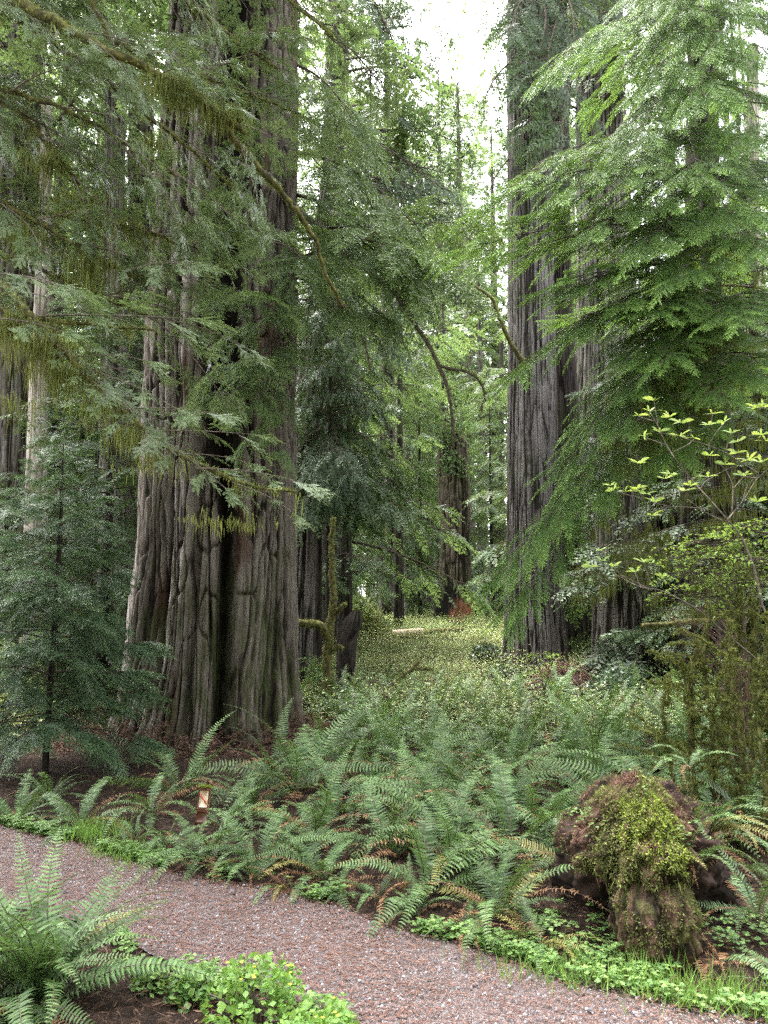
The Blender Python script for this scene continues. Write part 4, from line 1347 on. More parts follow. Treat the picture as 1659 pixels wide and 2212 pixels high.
STUMP = (P(1375, 1900, 3.95)[0], 3.95)
rf = np.random.default_rng(31)
tries = 0
rows = {'edge': 0, 'mid': 0, 'back': 0, 'far': 0}
while tries < 6000 and k < 285:
    tries += 1
    y = 4.0 + 9.5 * rf.random() ** .9
    x = rf.uniform(-.5, .56) * y
    e = y - float(far_y(x))
    if e < .32: continue
    if ((x - RW[0]) / 1.95) ** 2 + ((y - RW[1] + .7) / 2.5) ** 2 < 1: continue
    if x < -1.15 * (y / 6) and not (y > 8 and x > -1.0) and rf.random() < .93: continue
    if x < -1.2 and y < 9.0 and rf.random() < .8: continue
    if abs(x - STUMP[0]) < .62 and STUMP[1] - .7 < y < STUMP[1] + 1.1: continue
    if x > STUMP[0] + .3 and y < 5.2: continue
    if y > 11 and rf.random() < .5: continue
    sp = .37 + .014 * y
    if any((x - a) ** 2 + (y - b) ** 2 < sp * sp for a, b in placed): continue
    placed.append((x, y))
    size = rf.uniform(.66, 1.18) * (1 if e > .8 else .8)
    if y < 8.2:
        zone = ('low fern in the front row along the path edge of the fern bank', 'front row of the fern bank') if e < 1.1 else ('full green fern in the thick middle of the fern bank', 'middle of the fern bank')
        fern(x, y, size, zone[0], zone[1], int(rf.integers(12, 18)), k, int(rf.integers(3, 9)), int(rf.random() < .3), None, rf.uniform(.1, .5))
    else:
        lb = 'dark fern in the back of the fern bank under the clearing and the right trunks'
        o = part('sword_fern', FERN_WHOLE[k % 4])
        o.location = (x, y, float(gz(x, y)))
        o.rotation_euler = (0, 0, rf.uniform(0, 6.28))
        s = size * 1.05
        o.scale = (s, s, s)
        tag(o, lb, 'fern', 'back of the fern bank')
    k += 1


tries = 0
small = []
while tries < 3000 and len(small) < 46:
    tries += 1
    x = rf.uniform(-1.9, 2.3)
    y = float(far_y(x)) + rf.uniform(.10, .42)
    if abs(x - STUMP[0]) < .45 and y > STUMP[1] - .6: continue
    if any((x - a) ** 2 + (y - b) ** 2 < .06 for a, b in small) or any((x - a) ** 2 + (y - b) ** 2 < .05 for a, b in placed): continue
    small.append((x, y))
    fern(x, y, rf.uniform(.26, .46), 'small low fern at the very edge of the path under the fern bank', 'small ferns at the path edge', int(rf.integers(5, 9)), k, int(rf.integers(1, 5)), int(rf.random() < .2), None, .1)
    k += 1


# ------------------------------------------------------------------ the sign
def sign():
    p = ground_at(434, 1782)
    t = thing('trail_sign', 'little brown post sign, its pale panel crossed by a red slash', 'sign', (p[0], p[1], p[2]))
    t.rotation_euler = (R(-6), R(4), R(4))
    s = p[1] / FPX                                     # metres per pixel of the copy at that depth
    wd = 25 * s
    h = 1782 - 1711
    brown = plain_mat('brown sign', (.10, .035, .022), (.14, .05, .03), 30, rough=.3, spec=.5)
    line = plain_mat('tan line', (.5, .27, .15), (.58, .33, .2), 20, rough=.35, spec=.5)
    tan = plain_mat('sun-faded panel', (.60, .42, .24), (.78, .66, .50), 28, rough=.22, spec=.6)
    red = plain_mat('red slash', (.42, .05, .035), (.5, .07, .05), 20, rough=.4)

    def rbox(name, x0, x1, z0, z1, y0, y1, m, par, rad=.2):
        g = Geo()
        rr = min(x1 - x0, z1 - z0) * rad
        ol = []
        for cx, cz, a0 in ((x1 - rr, z1 - rr, 0), (x0 + rr, z1 - rr, 90), (x0 + rr, z0 + rr, 180), (x1 - rr, z0 + rr, 270)):
            for q in range(4):
                a = R(a0 + 30 * q); ol.append((cx + rr * math.cos(a), cz + rr * math.sin(a)))
        n = len(ol)
        V = [(a, y0, b) for a, b in ol] + [(a, y1, b) for a, b in ol] + [((x0 + x1) / 2, y0, (z0 + z1) / 2)]
        F = [(i, n + i, n + (i + 1) % n, (i + 1) % n) for i in range(n)] + [((i + 2) % n, (i + 1) % n, i, 2 * n) for i in range(0, n, 2)]
        g.raw(np.array(V), np.array(F))
        return part(name, g.mesh(name, [m]), par)

    H = h * s
    rbox('post', -wd / 2, wd / 2, -.25, H + .004, 0, .012, brown, t, .06)
    for nm, z0, z1 in (('upper_frame', H * .42, H * .985), ('lower_plate', H * .05, H * .375)):
        rbox('border', -wd * .5 + .001, wd * .5 - .001, z0, z1, -.004, -.0005, line, t, .10)
        rbox('plate', -wd * .5 + .005, wd * .5 - .005, z0 + .004, z1 - .004, -.0075, -.0045, brown, t, .10)
    rbox('panel', -wd * .5 + .013, wd * .5 - .013, H * .42 + .014, H * .985 - .012, -.0105, -.008, tan, t, .12)
    g = Geo()
    cz = H * .70
    a = np.array([-.028, -.012, cz + .036]); b = np.array([.024, -.012, cz - .034])
    g.tube(np.array([a, (a + b) / 2, b]), .0045, 8, 0)
    part('red_slash', g.mesh('red_slash', [red], True), t)
    g = Geo(); r = np.random.default_rng(2)
    for i in range(500):
        x = r.uniform(-.045, .045)
        q = np.array([[x, r.uniform(-.006, .014), H + .004]])
        d = np.array([[r.normal(0, .006), r.normal(0, .004), r.uniform(.006, .024)]])
        g.quads(kites(q, d, np.array([[.0025, 0, 0]])), 0, r.random(1))
    part('moss_cap', g.mesh('moss_cap', [M['moss_bright']]), t)
    o = part('dead_frond', FROND_DEAD[0])
    o.location = (p[0] + .01, p[1] + .05, p[2] + H * .8)
    o.rotation_euler = (0, R(-62), R(200)); o.scale = (.17, .17, .17)
    tag(o, 'small tan dead fern tip sticking up right behind the sign', 'fern')


sign()


# ------------------------------------------------------------------ the mossy stump
def blob(c, rad, seed, nu=120, nv=90, amp=.25, fr=3.0, fn=None, amp2=.08):
    u = np.arange(nu) / nu * 2 * np.pi
    v = np.linspace(.02, np.pi - .02, nv)
    V_, U = np.meshgrid(v, u, indexing='ij')
    d = np.stack([np.sin(V_) * np.cos(U), np.sin(V_) * np.sin(U), np.cos(V_)], -1)
    k = 1 + amp * (fbm(d[..., 0] * fr, d[..., 1] * fr, d[..., 2] * fr, seed) - .5) * 2 + amp2 * (fbm(d[..., 0] * fr * 5, d[..., 1] * fr * 5, d[..., 2] * fr * 5, seed + 9) - .5) * 2
    if fn is not None:
        k = k * fn(d)
    p = np.asarray(c) + d * np.asarray(rad) * k[..., None]
    i = np.arange(nv - 1)[:, None] * nu
    j = np.arange(nu)[None, :]
    F = np.stack([i + j, i + nu + j, i + nu + (j + 1) % nu, i + (j + 1) % nu], -1).reshape(-1, 4)
    return p.reshape(-1, 3), F, nrm((p - np.asarray(c)) / np.asarray(rad) ** 2 * np.mean(rad)).reshape(-1, 3)


def stump():
    x, y = STUMP
    z0 = float(gz(x, y))
    t = thing('mossy_stump', 'mossy rotten stump with an overhanging cap of moss and shed needles by the path', 'stump', (x, y, z0))
    s = y / FPX
    r = np.random.default_rng(6)

    def w(u, v, dy=0.0):
        return P(u, v, y + dy)

    # the overhanging cap, the lower block, and a bank coloured near black for the shaded hollows beside it
    cx, cy_ = w(1384, 1800)[0], y + .02

    def lumpy(a, b, sd):
        def f(ph, z):
            n = fbm(np.cos(ph) * 1.7, np.sin(ph) * 1.7, z * 5, sd, 4) - .5
            return 1 + a * n + b * (fbm(np.cos(ph) * 7, np.sin(ph) * 7, z * 22, sd + 3) - .5)
        return f

    yc = cy_ + .10
    g = trunk_geo([(.28, cx, yc, .05), (.30, cx, yc, .14), (.33, cx, yc, .20), (.38, cx - .01, yc, .235), (.46, cx, yc, .245), (.54, cx + .01, yc + .02, .225), (.62, cx + .03, yc + .04, .19), (.69, cx + .04, yc + .06, .145), (.745, cx + .05, yc + .08, .08), (.77, cx + .05, yc + .08, .012)],
                  240, 150, .009, 26, 12, kz=2.5, shape=lumpy(.7, .62, 12), depth=1.15, rough=.06)
    V = g.arrays()[0]
    part('cap', g.mesh('cap', [M['stump']], True), t, world=True)
    Nn = nrm((V - np.array([cx, yc + .03, .45])) / np.array([.28, .32, .32]) ** 2)
    lx, ly = w(1402, 1960)[0], y - .10
    g = trunk_geo([(-.08, lx - .01, ly, .12), (.02, lx, ly, .15), (.12, lx, ly, .19), (.22, lx - .01, ly, .195), (.30, lx - .01, ly + .03, .175), (.36, lx, ly + .07, .11)], 160, 120, .016, 16, 15, kz=3, shape=lumpy(.6, .35, 25), rough=.04)
    V2 = g.arrays()[0]
    part('lower_block', g.mesh('lower_block', [M['stump']], True), t, world=True)
    N2 = nrm((V2 - np.array([lx, ly, .12])) * np.array([1, 1, .4]))
    V3, F3, N3 = blob((w(1385, 1860, .55)[0], y + .58, .26), np.array([.46, .42, .38]), 16, 140, 90, .3, 2.4, None, .14)
    g = Geo(); g.raw(V3, F3)
    part('shade_bank', g.mesh('shade_bank', [M['soil_wood']], True), t, world=True)
    # moss cover: yellowish mats, with one bright patch on the crown
    g = Geo()

    def tufts(V, Nn, n, cond, tone, ln, mi, wd=.0028):
        c = np.array([i for i in r.integers(0, len(V), n * 3) if cond(V[i], Nn[i])][:n])
        if not len(c): return
        p = V[c] + r.normal(0, .004, (len(c), 3))
        d = nrm(Nn[c] * .6 + r.normal(0, .7, (len(c), 3)) + np.array([0, 0, -.35])) * (ln * r.uniform(.4, 1.6, (len(c), 1)))
        g.quads(kites(p, d, nrm(np.cross(d, r.normal(0, 1, (len(c), 3)))) * wd), mi, r.uniform(*tone, len(c)))

    mk = lambda V, sc, sd: vnoise(V[0] * sc, V[1] * sc, V[2] * sc, sd)
    bc = np.array([cx + .05, yc - .20, .58])
    tufts(V, Nn, 17000, lambda p, n: n[2] > -.3 and mk(p, 8, 2) > .50, (0, .9), .016, 0, .0036)
    tufts(V, Nn, 14000, lambda p, n: np.linalg.norm((p - bc) * np.array([.9, .4, .8])) + .10 * (mk(p, 15, 8) - .5) < .135 and n[1] < .45, (.2, 1), .013, 1, .0036)
    tufts(V, Nn, 3000, lambda p, n: n[2] > .1 and mk(p, 8, 2) < .53, (0, 1), .028, 2, .0018)
    tufts(V2, N2, 7000, lambda p, n: mk(p, 11, 4) > .44, (0, .7), .011, 0)
    tufts(V3, N3, 7000, lambda p, n: n[2] > .2 and mk(p, 5, 7) > .42, (0, .7), .018, 0)
    tufts(V3, N3, 4000, lambda p, n: n[2] > .2, (0, 1), .03, 2, .0022)
    tag(part('moss', g.mesh('moss', [M['stump_moss'], M['moss_bright'], M['redneedle']]), t, world=True), kind='stuff')
    # ragged fringe of roots and moss under the cap
    g = Geo()
    rim = V[(V[:, 2] < .41) & (V[:, 2] > .31) & (Nn[:, 1] < .4)]
    for q in rim[r.integers(0, len(rim), 150)]:
        m_ = int(r.integers(2, 9))
        strands(g, q + r.normal(0, .012, (m_, 3)), r, .01, r.uniform(.03, .11), .0026, int(r.random() < .3), (0, .8), sway=.25)
    tag(part('hanging_roots', g.mesh('hanging_roots', [M['moss'], M['redneedle']]), t, world=True), kind='stuff')
    # dark splinter at the right cheek
    g = Geo()
    g.tube(curve([w(1455, 1905, .02), w(1490, 1880, -.06), w(1515, 1850, -.08)], 8), [.035, .035, .032, .03, .026, .02, .014, .004], 8, 0, 0, .3, 4)
    part('splinter', g.mesh('splinter', [M['soil_wood']], True), t, world=True)
    # small plants rooted on it
    for (u, v, dy, sz, n, lb, ln, yl) in [(1500, 1780, .25, .30, 4, 'small pale fern drooping from the right shoulder of the mossy stump', (-.9, .5), 1), (1530, 1800, .25, .52, 5, 'yellowing fern hanging down the right side of the mossy stump', (-1.1, .5), 4), (1490, 1660, .5, .42, 6, 'fern standing on the back of the mossy stump', None, 0), (1480, 1870, .1, .45, 4, 'dark fern fronds hanging below the right cheek of the mossy stump', (-1.4, .4), 1)]:
        p = w(u, v, dy)
        fern(p[0], p[1], sz, lb, 'ferns on the mossy stump', n, int(u), 1, yl, ln, .1, z=p[2])
    g = Geo()
    for (u, v, dy, n) in [(1260, 1760, 0, 40), (1390, 1690, .05, 30), (1470, 1800, -.05, 24), (1440, 1890, -.1, 12)]:
        c = w(u, v, dy)
        p = c + r.normal(0, .03, (n, 3))
        d = nrm(r.normal(0, 1, (n, 3)) * np.array([1, 1, .4])) * r.uniform(.014, .026, (n, 1))
        g.quads(kites(p, d, nrm(np.cross(d, [0, 0, 1.0])) * .009, .55), 0, r.random(n))
    tag(part('sprig', g.mesh('sprig', [M['clover']]), t, world=True), kind='stuff')


stump()


# ------------------------------------------------------------------ mossy shrub behind the stump and the twiggy saplings
def mossy_shrub():
    p = ground_at(1575, 1930)
    y = 5.6
    x = P(1560, 1600, y)[0]
    z0 = float(gz(x, y))
    t = thing('mossy_shrub', 'old shrub of upright stems wrapped in olive moss behind the stump', 'shrub', (x, y, z0))
    r = np.random.default_rng(19)
    for (u0, u1, v1, yy, r0) in [(1445, 1440, 1460, 5.5, .016), (1500, 1505, 1380, 5.7, .03), (1540, 1530, 1300, 5.9, .035), (1585, 1575, 1340, 5.6, .035), (1610, 1625, 1280, 5.8, .03), (1640, 1660, 1330, 5.5, .03), (1560, 1600, 1250, 6.1, .028), (1660, 1640, 1420, 5.3, .03), (1690, 1700, 1250, 5.6, .03), (1520, 1470, 1420, 5.8, .018), (1600, 1560, 1450, 5.4, .02)]:
        b = P(u0, 1800, yy)
        b[2] = float(gz(b[0], yy)) - .05
        q = P(u1, v1, yy + r.uniform(-.2, .2))
        m1 = b * .6 + q * .4 + np.array([r.normal(0, .05), r.normal(0, .05), 0])
        limb_parts(t, [b, m1, b * .25 + q * .75 + np.array([r.normal(0, .05), 0, 0]), q], r0 * .6, r0 * .28, int(u0), 1.5, name='stem', hang=(.03, .15), n=30, tone=(0, .18), per=7, fz=1.6)
        for k in range(6):
            a = b + (q - b) * r.uniform(.3, .98)
            d = np.array([r.normal(0, .22), r.normal(0, .15), r.uniform(-.1, .25)])
            limb_parts(t, [a, a + d * .6 + np.array([0, 0, .03]), a + d], r0 * .22, .003, int(u0) + k * 7, 1.2, name='branch', hang=(.02, .10), n=10, tone=(0, .4), per=5, fz=1.3)


mossy_shrub()


def c5(x, y):
    return (2300 + x * .5877) / 1.8228, (1500 + y * .5877) / 1.8228


def whorl_sapling():
    y = 5.7
    bx = P(1730, 1800, 5.9)[0]
    t = thing('sapling', 'thin bare-twigged sapling carrying small whorls of yellow-green young leaves', 'sapling', (bx, 5.9, float(gz(bx, 5.9))))
    r = np.random.default_rng(4)
    W = lambda q, dy=0.0: P(*c5(*q), y + dy)
    lines = [[(960, 930), (840, 790), (720, 665), (610, 520), (550, 430), (480, 270), (440, 210)], [(960, 930), (1000, 880), (1060, 810), (1160, 650), (1290, 540)], [(990, 880), (1000, 700), (950, 590), (880, 540)], [(1060, 810), (1090, 700), (1170, 630)],
             [(1170, 620), (1080, 560), (950, 480), (830, 430), (720, 400), (640, 370)], [(770, 740), (800, 680), (900, 620), (1000, 570)], [(750, 725), (640, 740), (520, 780), (400, 790), (300, 765), (190, 735)], [(840, 860), (700, 845), (560, 840), (480, 815)],
             [(930, 935), (810, 880), (690, 790)], [(950, 470), (970, 390), (985, 350)], [(590, 480), (700, 425), (735, 390)], [(830, 430), (880, 350), (940, 280)], [(720, 665), (780, 620), (830, 580)], [(640, 370), (500, 345)], [(550, 430), (400, 375)], [(880, 350), (850, 300), (860, 225)], [(470, 270), (360, 235)], [(395, 790), (355, 725)], [(1160, 650), (1060, 640)], [(1000, 720), (1070, 640)], [(500, 330), (470, 140)]]
    low = [[(1260, 1950), (900, 1650), (780, 1540), (640, 1460), (520, 1400), (380, 1385), (270, 1330), (150, 1260), (110, 1210), (100, 1140)], [(450, 1400), (350, 1350), (250, 1300)], [(380, 1385), (340, 1285)], [(460, 1395), (400, 1220)], [(150, 1260), (40, 1247)], [(270, 1330), (195, 1245)]]
    base = np.array([bx, 5.9, float(gz(bx, 5.9)) - .05])
    g = Geo()
    g.tube(curve([base, P(1715, 1560, 5.9), P(1660, 1330, 5.85), W((1060, 1000), .1), W((960, 930))], 20, .006, 3), np.linspace(.011, .006, 20), 6, 0, 0)
    part('stem', g.mesh('stem', [M['twig_pale']], True), t, world=True)
    for k, ln in enumerate(lines + low):
        g = Geo()
        pts = [W(q, r.uniform(-.12, .12) * (i > 0)) for i, q in enumerate(ln)]
        m = max(6, 4 * len(pts))
        g.tube(curve(pts, m), np.linspace(.0052 if k < 2 or k == len(lines) else .0034, .0016, m), 5 + 1, 0)
        part('twig', g.mesh('twig', [M['twig_pale']], True), t, world=True)
    cl = [(470, 130), (440, 205), (360, 230), (575, 240), (650, 275), (500, 340), (400, 370), (640, 370), (735, 380), (830, 295), (860, 220), (940, 275), (990, 350), (1030, 405), (840, 500), (1030, 480), (1100, 530), (1190, 360), (1215, 400), (1185, 545), (945, 560), (365, 550), (580, 625), (540, 655), (825, 640), (710, 700), (680, 735), (175, 700), (195, 735), (275, 740), (355, 720), (375, 740), (420, 755), (470, 810), (455, 900), (1065, 635), (1165, 810), (1200, 175), (1150, 175), (100, 1135), (125, 1205), (40, 1245), (195, 1240), (400, 1215), (345, 1280), (525, 1310)]
    for q in cl:
        g = Geo()
        c = W(q, r.uniform(-.1, .1))
        n = int(r.integers(4, 7))
        a0 = r.uniform(0, 6.28)
        for i in range(n):
            a = a0 + i * 6.28 / n + r.normal(0, .25)
            d = np.array([math.cos(a), math.sin(a) * .8, r.uniform(.0, .75)])
            d = nrm(d) * r.uniform(.055, .098)
            wv = nrm(np.cross(d, [0, 0, 1.0]) + r.normal(0, .25, 3)) * r.uniform(.010, .016)
            mid = c + d * .5
            mid2 = c + d * .8 + np.array([0, 0, -.004])
            tip = c + d * 1.05 + np.array([0, 0, -.012])
            tn = r.random()
            g.quads(np.array([[c - wv * .15, c + wv * .15, mid + wv, mid - wv], [mid - wv, mid + wv, mid2 + wv * .75, mid2 - wv * .75], [mid2 - wv * .75, mid2 + wv * .75, tip + wv * .05, tip - wv * .05]]), 0, np.full(3, tn))
        part('leaf_whorl', g.mesh('leaf_whorl', [M['whorl']]), t, world=True)


whorl_sapling()


def layered(name, label, u0, v0, y, layers, stem_from, seed, mat='maple', leaf=.03, cat='shrub'):
    """a shrub that holds small leaves in flat layers: (u, v, half-width px, dy, leaves)"""
    r = np.random.default_rng(seed)
    x = P(u0, v0, y)[0]
    z0 = float(gz(x, y))
    t = thing(name, label, cat, (x, y, z0))
    root = np.array([x, y, z0])
    top = P(*stem_from, y)
    g = Geo()
    g.tube(curve([root, root * .5 + top * .5 + np.array([.04, 0, 0]), top], 14, .008, seed), np.linspace(.016, .007, 14), 6, 0)
    part('stem', g.mesh('stem', [M['twig_moss']], True), t, world=True)
    for (u, v, hw, dy, n) in layers:
        n = int(n * .72)
        g = Geo()
        c = P(u, v, y + dy)
        s = (y + dy) / FPX
        g.tube(curve([top, top * .5 + c * .5 - np.array([0, 0, .03]), c + np.array([-hw * s * .6, 0, 0])], 10, .006, int(u)), np.linspace(.006, .002, 10), 4, 1)
        a = r.uniform(0, 6.28, n); q = np.sqrt(r.random(n))
        p = c + np.stack([np.cos(a) * q * hw * s, np.sin(a) * q * hw * s * .7, r.normal(0, .012, n) - .05 * q ** 2], 1)
        p = p + (np.stack([vnoise(p[:, 0] * 9, p[:, 1] * 9, 0, seed), vnoise(p[:, 0] * 9, p[:, 1] * 9, 5, seed), vnoise(p[:, 0] * 7, p[:, 1] * 7, 9, seed)], 1) - .5) * np.array([.22, .22, .10])
        d = nrm(np.stack([r.normal(0, 1, n), r.normal(0, 1, n), r.normal(-.25, .35, n)], 1)) * (leaf * r.uniform(.45, 1.4, (n, 1)))
        wv = nrm(np.cross(d, np.array([0, 0, 1.0]) + r.normal(0, .25, (n, 3)))) * leaf * .3
        g.quads(kites(p, d, wv, .45), 0, r.random(n))
        for i in range(int(n / 3)):
            j = r.integers(n)
            g.tube(np.array([c + np.array([0, 0, -.01]), (c + p[j]) / 2, p[j]]), [.0022, .0018, .001], 4, 1)
        part('leaf_layer', g.mesh('leaf_layer', [M[mat], M['twig']]), t, world=True)
    return t


layered('huckleberry_shrub', 'shrub with flat layers of bright green leaves at the right edge above the mossy stems', 1600, 1800, 6.2,
        [(1600, 1140, 90, 0, 260), (1540, 1165, 100, -.1, 300), (1640, 1175, 110, .1, 300), (1490, 1195, 70, 0, 180), (1580, 1205, 120, -.15, 360), (1650, 1225, 110, 0, 300), (1520, 1235, 100, .1, 280), (1600, 1255, 100, -.1, 280), (1480, 1262, 60, -.1, 120), (1660, 1265, 80, 0, 180), (1560, 1285, 70, 0, 150), (1440, 1180, 40, -.1, 60), (1430, 1280, 30, -.1, 50), (1545, 1310, 45, -.1, 90), (1640, 1130, 70, -.1, 160), (1700, 1190, 90, 0, 200)], (1590, 1330), 61, leaf=.036)
layered('huckleberry_shrub', 'low bright leafy shrub at the foot of the black trunk', 1530, 1600, 8.0,
        [(1500, 1445, 60, 0, 150), (1470, 1480, 70, -.1, 170), (1560, 1430, 50, 0, 120), (1590, 1465, 60, 0, 150), (1540, 1490, 80, -.1, 190), (1620, 1420, 40, 0, 80), (1430, 1470, 35, 0, 60), (1640, 1490, 50, 0, 100), (1500, 1510, 60, .1, 120)], (1530, 1500), 62, leaf=.04)
layered('huckleberry_shrub', 'small bright sprig shrub at the left foot of the brush pile', 1170, 1560, 10.5,
        [(1165, 1412, 26, 0, 50), (1190, 1432, 30, 0, 60), (1160, 1450, 22, -.1, 40), (1200, 1410, 18, 0, 30), (1185, 1470, 20, 0, 30)], (1175, 1490), 63, leaf=.05)
layered('huckleberry_shrub', 'leafy green shrub at the right flank of the giant redwood', 690, 1560, 13.5,
        [(680, 1440, 45, 0, 150), (720, 1430, 35, 0, 110), (660, 1470, 35, 0, 110), (700, 1480, 55, -.2, 170), (740, 1470, 40, 0, 120), (670, 1420, 30, .2, 90)], (695, 1500), 64, 'clover', .06)


# ------------------------------------------------------------------ dead wood in the clearing
def deadwood():
    def loc_thing(nm, lb, cat, p):
        return thing(nm, lb, cat, p)
    b = ground_at(712, 1545)
    y = 12.0
    x = P(712, 1500, y)[0]
    t = thing('mossy_snag', 'thin crooked dead snag wrapped in moss right of the giant redwood', 'snag', (x, y, float(gz(x, y))))
    limb_parts(t, [np.array([x, y, float(gz(x, y)) - .1]), P(706, 1440, y), P(712, 1380, y), P(722, 1290, y), P(716, 1200, y), P(720, 1120, y)], .085, .035, 211, 1.6, name='stem', hang=(.05, .2), tone=(0, .6), n=34, per=8, fz=2)
    limb_parts(t, [P(712, 1378, y), P(690, 1350, y - .1), P(655, 1344, y - .2), P(625, 1350, y - .3), P(622, 1375, y - .3)], .07, .04, 212, 1.8, name='branch', hang=(.05, .22), tone=(.2, .8), n=20, per=10, fz=2)
    limb_parts(t, [P(720, 1325, y), P(738, 1312, y - .1), P(746, 1305, y - .1)], .045, .03, 213, 1.5, name='branch', hang=(.05, .16), tone=(.1, .6), n=10, fz=2)
    limb_parts(t, [P(714, 1402, y), P(730, 1398, y - .1), P(740, 1400, y - .1)], .04, .03, 214, 1.5, name='branch', hang=(.05, .16), tone=(.1, .6), n=10, fz=2)
    x2 = P(752, 1400, 13)[0]
    t = thing('broken_stump', 'black jagged broken stump leaning right behind the mossy snag', 'stump', (x2, 13, float(gz(x2, 13))))
    g = trunk_geo([(float(gz(x2, 13)) - .2, x2 - .08, 13, .13), (P(0, 1380, 13)[2], x2 - .02, 13, .17), (P(0, 1340, 13)[2], x2 + .08, 13, .16), (P(0, 1318, 13)[2], x2 + .13, 13, .07)], 60, 60, .05, 12, 215, kz=2)
    part('trunk', g.mesh('trunk', [M['redwood_dark']], True), t, world=True)
    # leaning dead branch over the ferns
    p0 = ground_at(800, 1535)
    yb = p0[1]
    t = thing('dead_branch', 'mossy dead branch leaning up to the right out of the ferns in the clearing', 'branch', p0)
    limb_parts(t, [p0 - np.array([0, 0, .05]), P(840, 1490, yb), P(870, 1460, yb), P(895, 1440, yb), P(905, 1428, yb)], .045, .03, 221, .7, name='limb', hang=(.02, .08), tone=(.1, .8), n=20)
    limb_parts(t, [P(890, 1445, yb), P(910, 1444, yb), P(928, 1446, yb)], .028, .02, 222, .6, name='fork', hang=(.02, .08), n=10)
    p1 = ground_at(790, 1530)
    t = thing('dead_branch', 'mossy dead pole leaning left from the foot of the mossy snag', 'branch', p1)
    limb_parts(t, [p1 - np.array([0, 0, .05]), P(770, 1485, p1[1]), P(748, 1440, p1[1]), P(728, 1395, p1[1])], .05, .03, 223, .8, name='limb', hang=(.02, .1), tone=(.2, .8), n=18)
    # pale fallen log
    pl = ground_at(880, 1378)
    t = thing('fallen_log', 'pale broken log lying in the clearing before the burnt snag', 'log', pl)
    g = Geo(); g.tube(curve([P(848, 1371, pl[1]), P(880, 1368, pl[1]), P(912, 1366, pl[1])], 12), .13, 10, 0, 0, .15, 2)
    part('bare_wood', g.mesh('bare_wood', [M['log_wood']], True), t, world=True)
    g = Geo(); g.tube(curve([P(912, 1366, pl[1] + .2), P(950, 1362, pl[1] + .3), P(1000, 1360, pl[1] + .4)], 12), .07, 8, 0, 0, .2, 3)
    part('mossy_end', g.mesh('mossy_end', [M['twig_moss']], True), t, world=True)
    # brush pile
    yb = 14.0
    xb = P(1230, 1450, yb)[0]
    t = thing('brush_pile', 'heap of reddish dead twigs between the grey redwood and the knotted trunk', 'brush pile', (xb, yb, float(gz(xb, yb))))
    r = np.random.default_rng(17)
    g = Geo()
    for i in range(1500):
        a = r.uniform(0, 6.28); q = math.sqrt(r.random())
        px = xb + .85 * q * math.cos(a); py = yb + .7 * q * math.sin(a)
        h = .62 * (1 - q * q) * r.random()
        p = np.array([px, py, float(gz(px, py)) + h])
        d = nrm(r.normal(0, 1, 3) * np.array([1, 1, .5])) * r.uniform(.15, .55)
        g.tube(np.array([p - d / 2, p + r.normal(0, .03, 3), p + d / 2 - np.array([0, 0, .05])]), [.006, .008, .004], 4, 0)
    part('twigs', g.mesh('twigs', [M['brush']]), t, world=True)
    V, F, _n = blob((xb, yb, float(gz(xb, yb))), (.85, .7, .42), 4, 60, 40, .2)
    g = Geo(); g.raw(V, F)
    part('core', g.mesh('core', [M['soil_wood']], True), t, world=True)
    # reddish bare twigs crossing the black trunk, and the dark beam-like branch
    p = P(1480, 1350, 10)
    t = thing('dead_branch', 'dark mossy branch lying level across the foot of the knotted trunk and the black trunk', 'branch', (p[0], 10, float(gz(p[0], 10))))
    limb_parts(t, [P(1390, 1352, 10), P(1450, 1348, 10), P(1520, 1340, 10.2), P(1600, 1338, 10.4)], .035, .02, 231, .8, name='limb', hang=(.03, .1), tone=(0, .15), n=20)
    p = P(1520, 1360, 7.2)
    t = thing('bare_shrub', 'tangle of thin reddish bare twigs in front of the black trunk', 'shrub', (p[0], 7.2, float(gz(p[0], 7.2))))
    g = Geo()
    b0 = np.array([p[0] + .3, 7.3, float(gz(p[0] + .3, 7.3))])
    for i in range(46):
        q = P(r.uniform(1430, 1659), r.uniform(1290, 1400), 7.2 + r.normal(0, .25))
        m_ = P(r.uniform(1560, 1640), r.uniform(1360, 1480), 7.2)
        g.tube(curve([b0, m_, q], 9, .012, i), np.linspace(.006, .0018, 9), 4, 0)
    part('twigs', g.mesh('twigs', [M['brush']]), t, world=True)


deadwood()


